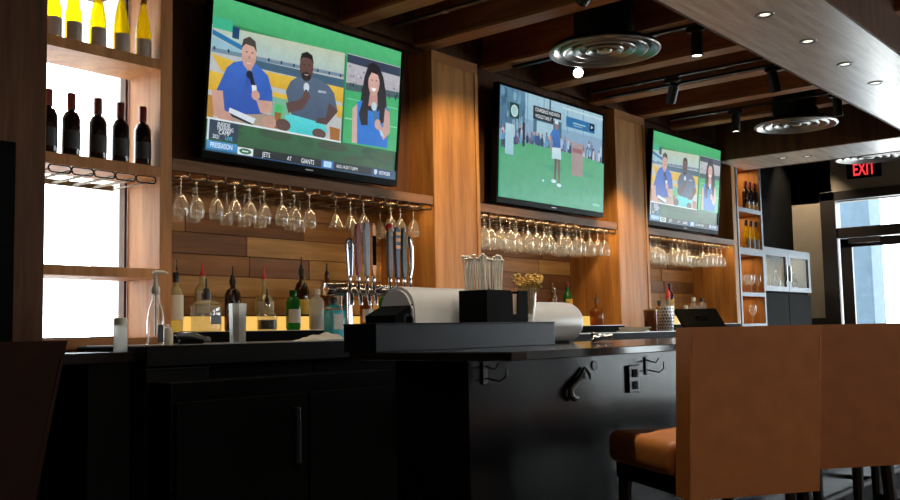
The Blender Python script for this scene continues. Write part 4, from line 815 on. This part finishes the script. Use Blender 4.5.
for x, lb in ((2.95, 'added unseen lighting track above the back counter end'), (4.35, 'short black lighting track above the beer taps bay'), (5.655, 'short black lighting track crossing over the first diffuser'), (6.72, 'short black lighting track before the second pilaster'), (6.95, 'short black lighting track with one tilted spotlight'), (8.13, 'short black lighting track over the second diffuser')):  # first track is added out of view to carry the counter-end fill
    tk = thing('light_track', lb, 'track', (x, 2.28, 3.03)); B(-.018, .018, 0, 1.75, 0, .0175).obj('rail', 'black_metal', tk)
    for k in range(2): B(-.022, .022, .6+.7*k, .64+.7*k, -.003, .0).obj('clip', 'silver_dark', tk)
def head(lab, x, y, aim, power, face='lamp_face', size=50, col=(1, .70, .38)):
    t = thing('track_spotlight', lab, 'spotlight', (x, y, 3.029))
    B(-.017, .017, -.06, .06, -.035, -.001, bev=.003).obj('adapter', 'black_metal', t); MB().tube([(0, 0, -.035), (0, 0, -.075)], .009, 8).obj('stem', 'black_metal', t, True)
    piv = Vector((0, 0, -.11)); d = (Vector(aim)-Vector((x, y, 3.029))-piv).normalized(); q = d.to_track_quat('-Z', 'Y').to_matrix().to_4x4()
    mb = MB().lathe([(.034, .07), (.038, .066), (.038, -.085), (.034, -.085), (.032, -.07), (0, -.07)], n=18, cap=True); bmesh.ops.transform(mb.bm, matrix=Matrix.Translation(piv) @ q, verts=mb.bm.verts); c = mb.obj('barrel', 'black_metal', t, True)
    mb = MB().lathe([(.033, -.078), (.033, -.0775), (0, -.0775)], n=16); bmesh.ops.transform(mb.bm, matrix=Matrix.Translation(piv) @ q, verts=mb.bm.verts); mb.obj('lens', face, c, True)
    o = lamp('spot_bulb', 'SPOT', Vector((x, y, 3.029))+piv+d*.10, power, col, aim, spot_size=R(size), spot_blend=.6, shadow_soft_size=.03)
    return t
head('track spotlight aimed at pilaster beside the beer taps bay', 4.35, 2.60, (5.10, 4.1, 2.0), 190)
head('added unseen spotlight brightening the pump bottle end of the back counter', 2.95, 3.30, (2.8, 3.66, 1.1), 45, col=(1, .85, .65))  # added out of view to brighten the tumbler and counter end
head('track spotlight with glowing lens before the golf television', 5.655, 3.50, (4.9, 2.8, 2.3), 3, 'lamp_face_bright', 60)
head('track spotlight by the soffit pointing straight down, beside first diffuser', 5.655, 2.60, (5.64, 2.62, 1.06), 25)
head('track spotlight tilted sideways near the second diffuser', 6.95, 2.60, (7.4, 2.45, 1.0), 20)
head('track spotlight pointing down before the second pilaster', 6.72, 3.30, (7.42, 4.1, 1.5), 150)
head('track spotlight pointing down before the television beside wine tower', 8.13, 3.40, (8.17, 3.47, 1.1), 28)
head('track spotlight beyond the second diffuser by the soffit', 8.13, 2.52, (8.4, 2.55, 1.0), 20)
added_downlight = thing('downlight', 'added unseen ceiling downlight brightening the beige wall by the entrance door', 'downlight', (12.1, 4.3, 3.494)); link('trim_ring', ds, added_downlight); link('lens', df, added_downlight)  # added fill light for the beige wall, no fixture known here
lamp('downlight_bulb', 'SPOT', (12.1, 4.3, 3.485), 120, (1, .82, .58), (12.5, 4.3, 1.6), spot_size=R(85), spot_blend=.7, shadow_soft_size=.035)
# exit sign
ex = thing('exit_sign', 'red illuminated EXIT sign hanging near the entrance door', 'exit sign', (12.3, 3.54, 2.90), R(-90))
B(-.20, .20, -.03, .03, 0, .21, bev=.01).obj('housing', 'black', ex); MB().tube([(0, 0, .21), (0, 0, .60)], .012).obj('stem', 'black', ex, True)
me = text_mesh('EXIT', .215, 'exit_red', .005, .60); link('lettering', me, ex, (-.125, -.0315, .035))

# ------------------------------------------------------------------ lamps in the shelving (LED strips under boards)
def strip(x0, x1, y, z, power, lab):
    t = thing('led_strip', lab, 'light strip', ((x0+x1)/2, y, z)); h = (x1-x0)/2
    B(-h, h, -.01, .01, 0, .008).obj('channel', 'steel', t); B(-h, h, -.007, .007, -.004, -.0005).obj('diffuser', 'led_strip', t)
    lamp('strip_light', 'AREA', ((x0+x1)/2, y, z-.006), power, WARM, ((x0+x1)/2, y, 0), shape='RECTANGLE', size=x1-x0, size_y=.015)
for (xa, xb), pw, lb in zip(BAYS, (4.5, 8, 8), ('slim warm light strip under shelf above the beer taps', 'slim warm light strip under shelf below the golf television', 'slim warm light strip under shelf below television beside wine tower')): strip(xa+.05, xb-.05, 4.135, 1.9755, pw, lb)
lamp('tower_light', 'AREA', (10.06, 4.3, 2.83), 2.2, WARM, (10.06, 4.3, 0), shape='RECTANGLE', size=.5, size_y=.2)
lamp('tower_light', 'AREA', (10.06, 4.3, 2.32), 1.6, WARM, (10.06, 4.3, 0), shape='RECTANGLE', size=.5, size_y=.2)
lamp('tower_light', 'AREA', (10.06, 4.3, 1.86), 1.6, WARM, (10.06, 4.3, 0), shape='RECTANGLE', size=.5, size_y=.2)
lamp('tower_light', 'AREA', (10.06, 4.3, 1.42), 1.2, WARM, (10.06, 4.3, 0), shape='RECTANGLE', size=.5, size_y=.2)
lamp('cabinet_light', 'AREA', (11.13, 4.3, 1.94), 3, (1, .8, .5), (11.13, 4.3, 0), shape='RECTANGLE', size=1.2, size_y=.1)

# ------------------------------------------------------------------ added pendants out of view, a warm fill for the stools
for x, y in ((.6, -1.2), (3.4, -1.6), (6.4, -1.6)):
    t = thing('added_pendant', 'added unseen dome pendant, warm fill light for the stools', 'lamp', (x, y, 2.25), group='added dining room pendants')
    MB().lathe([(.03, .16), (.06, .15), (.15, .08), (.19, 0), (.185, 0), (.145, .075), (.055, .145), (.02, .15)], n=24, cap=False).obj('shade', 'copper', t, True)
    MB().sphere((0, 0, .05), .04).obj('bulb', 'lamp_face', t, True); MB().tube([(0, 0, .155), (0, 0, 1.248)], .006, 6).obj('cord', 'black', t)
    lamp('added_pendant_light', 'POINT', (x, y, 2.24), 40, (1, .70, .42), shadow_soft_size=.05)
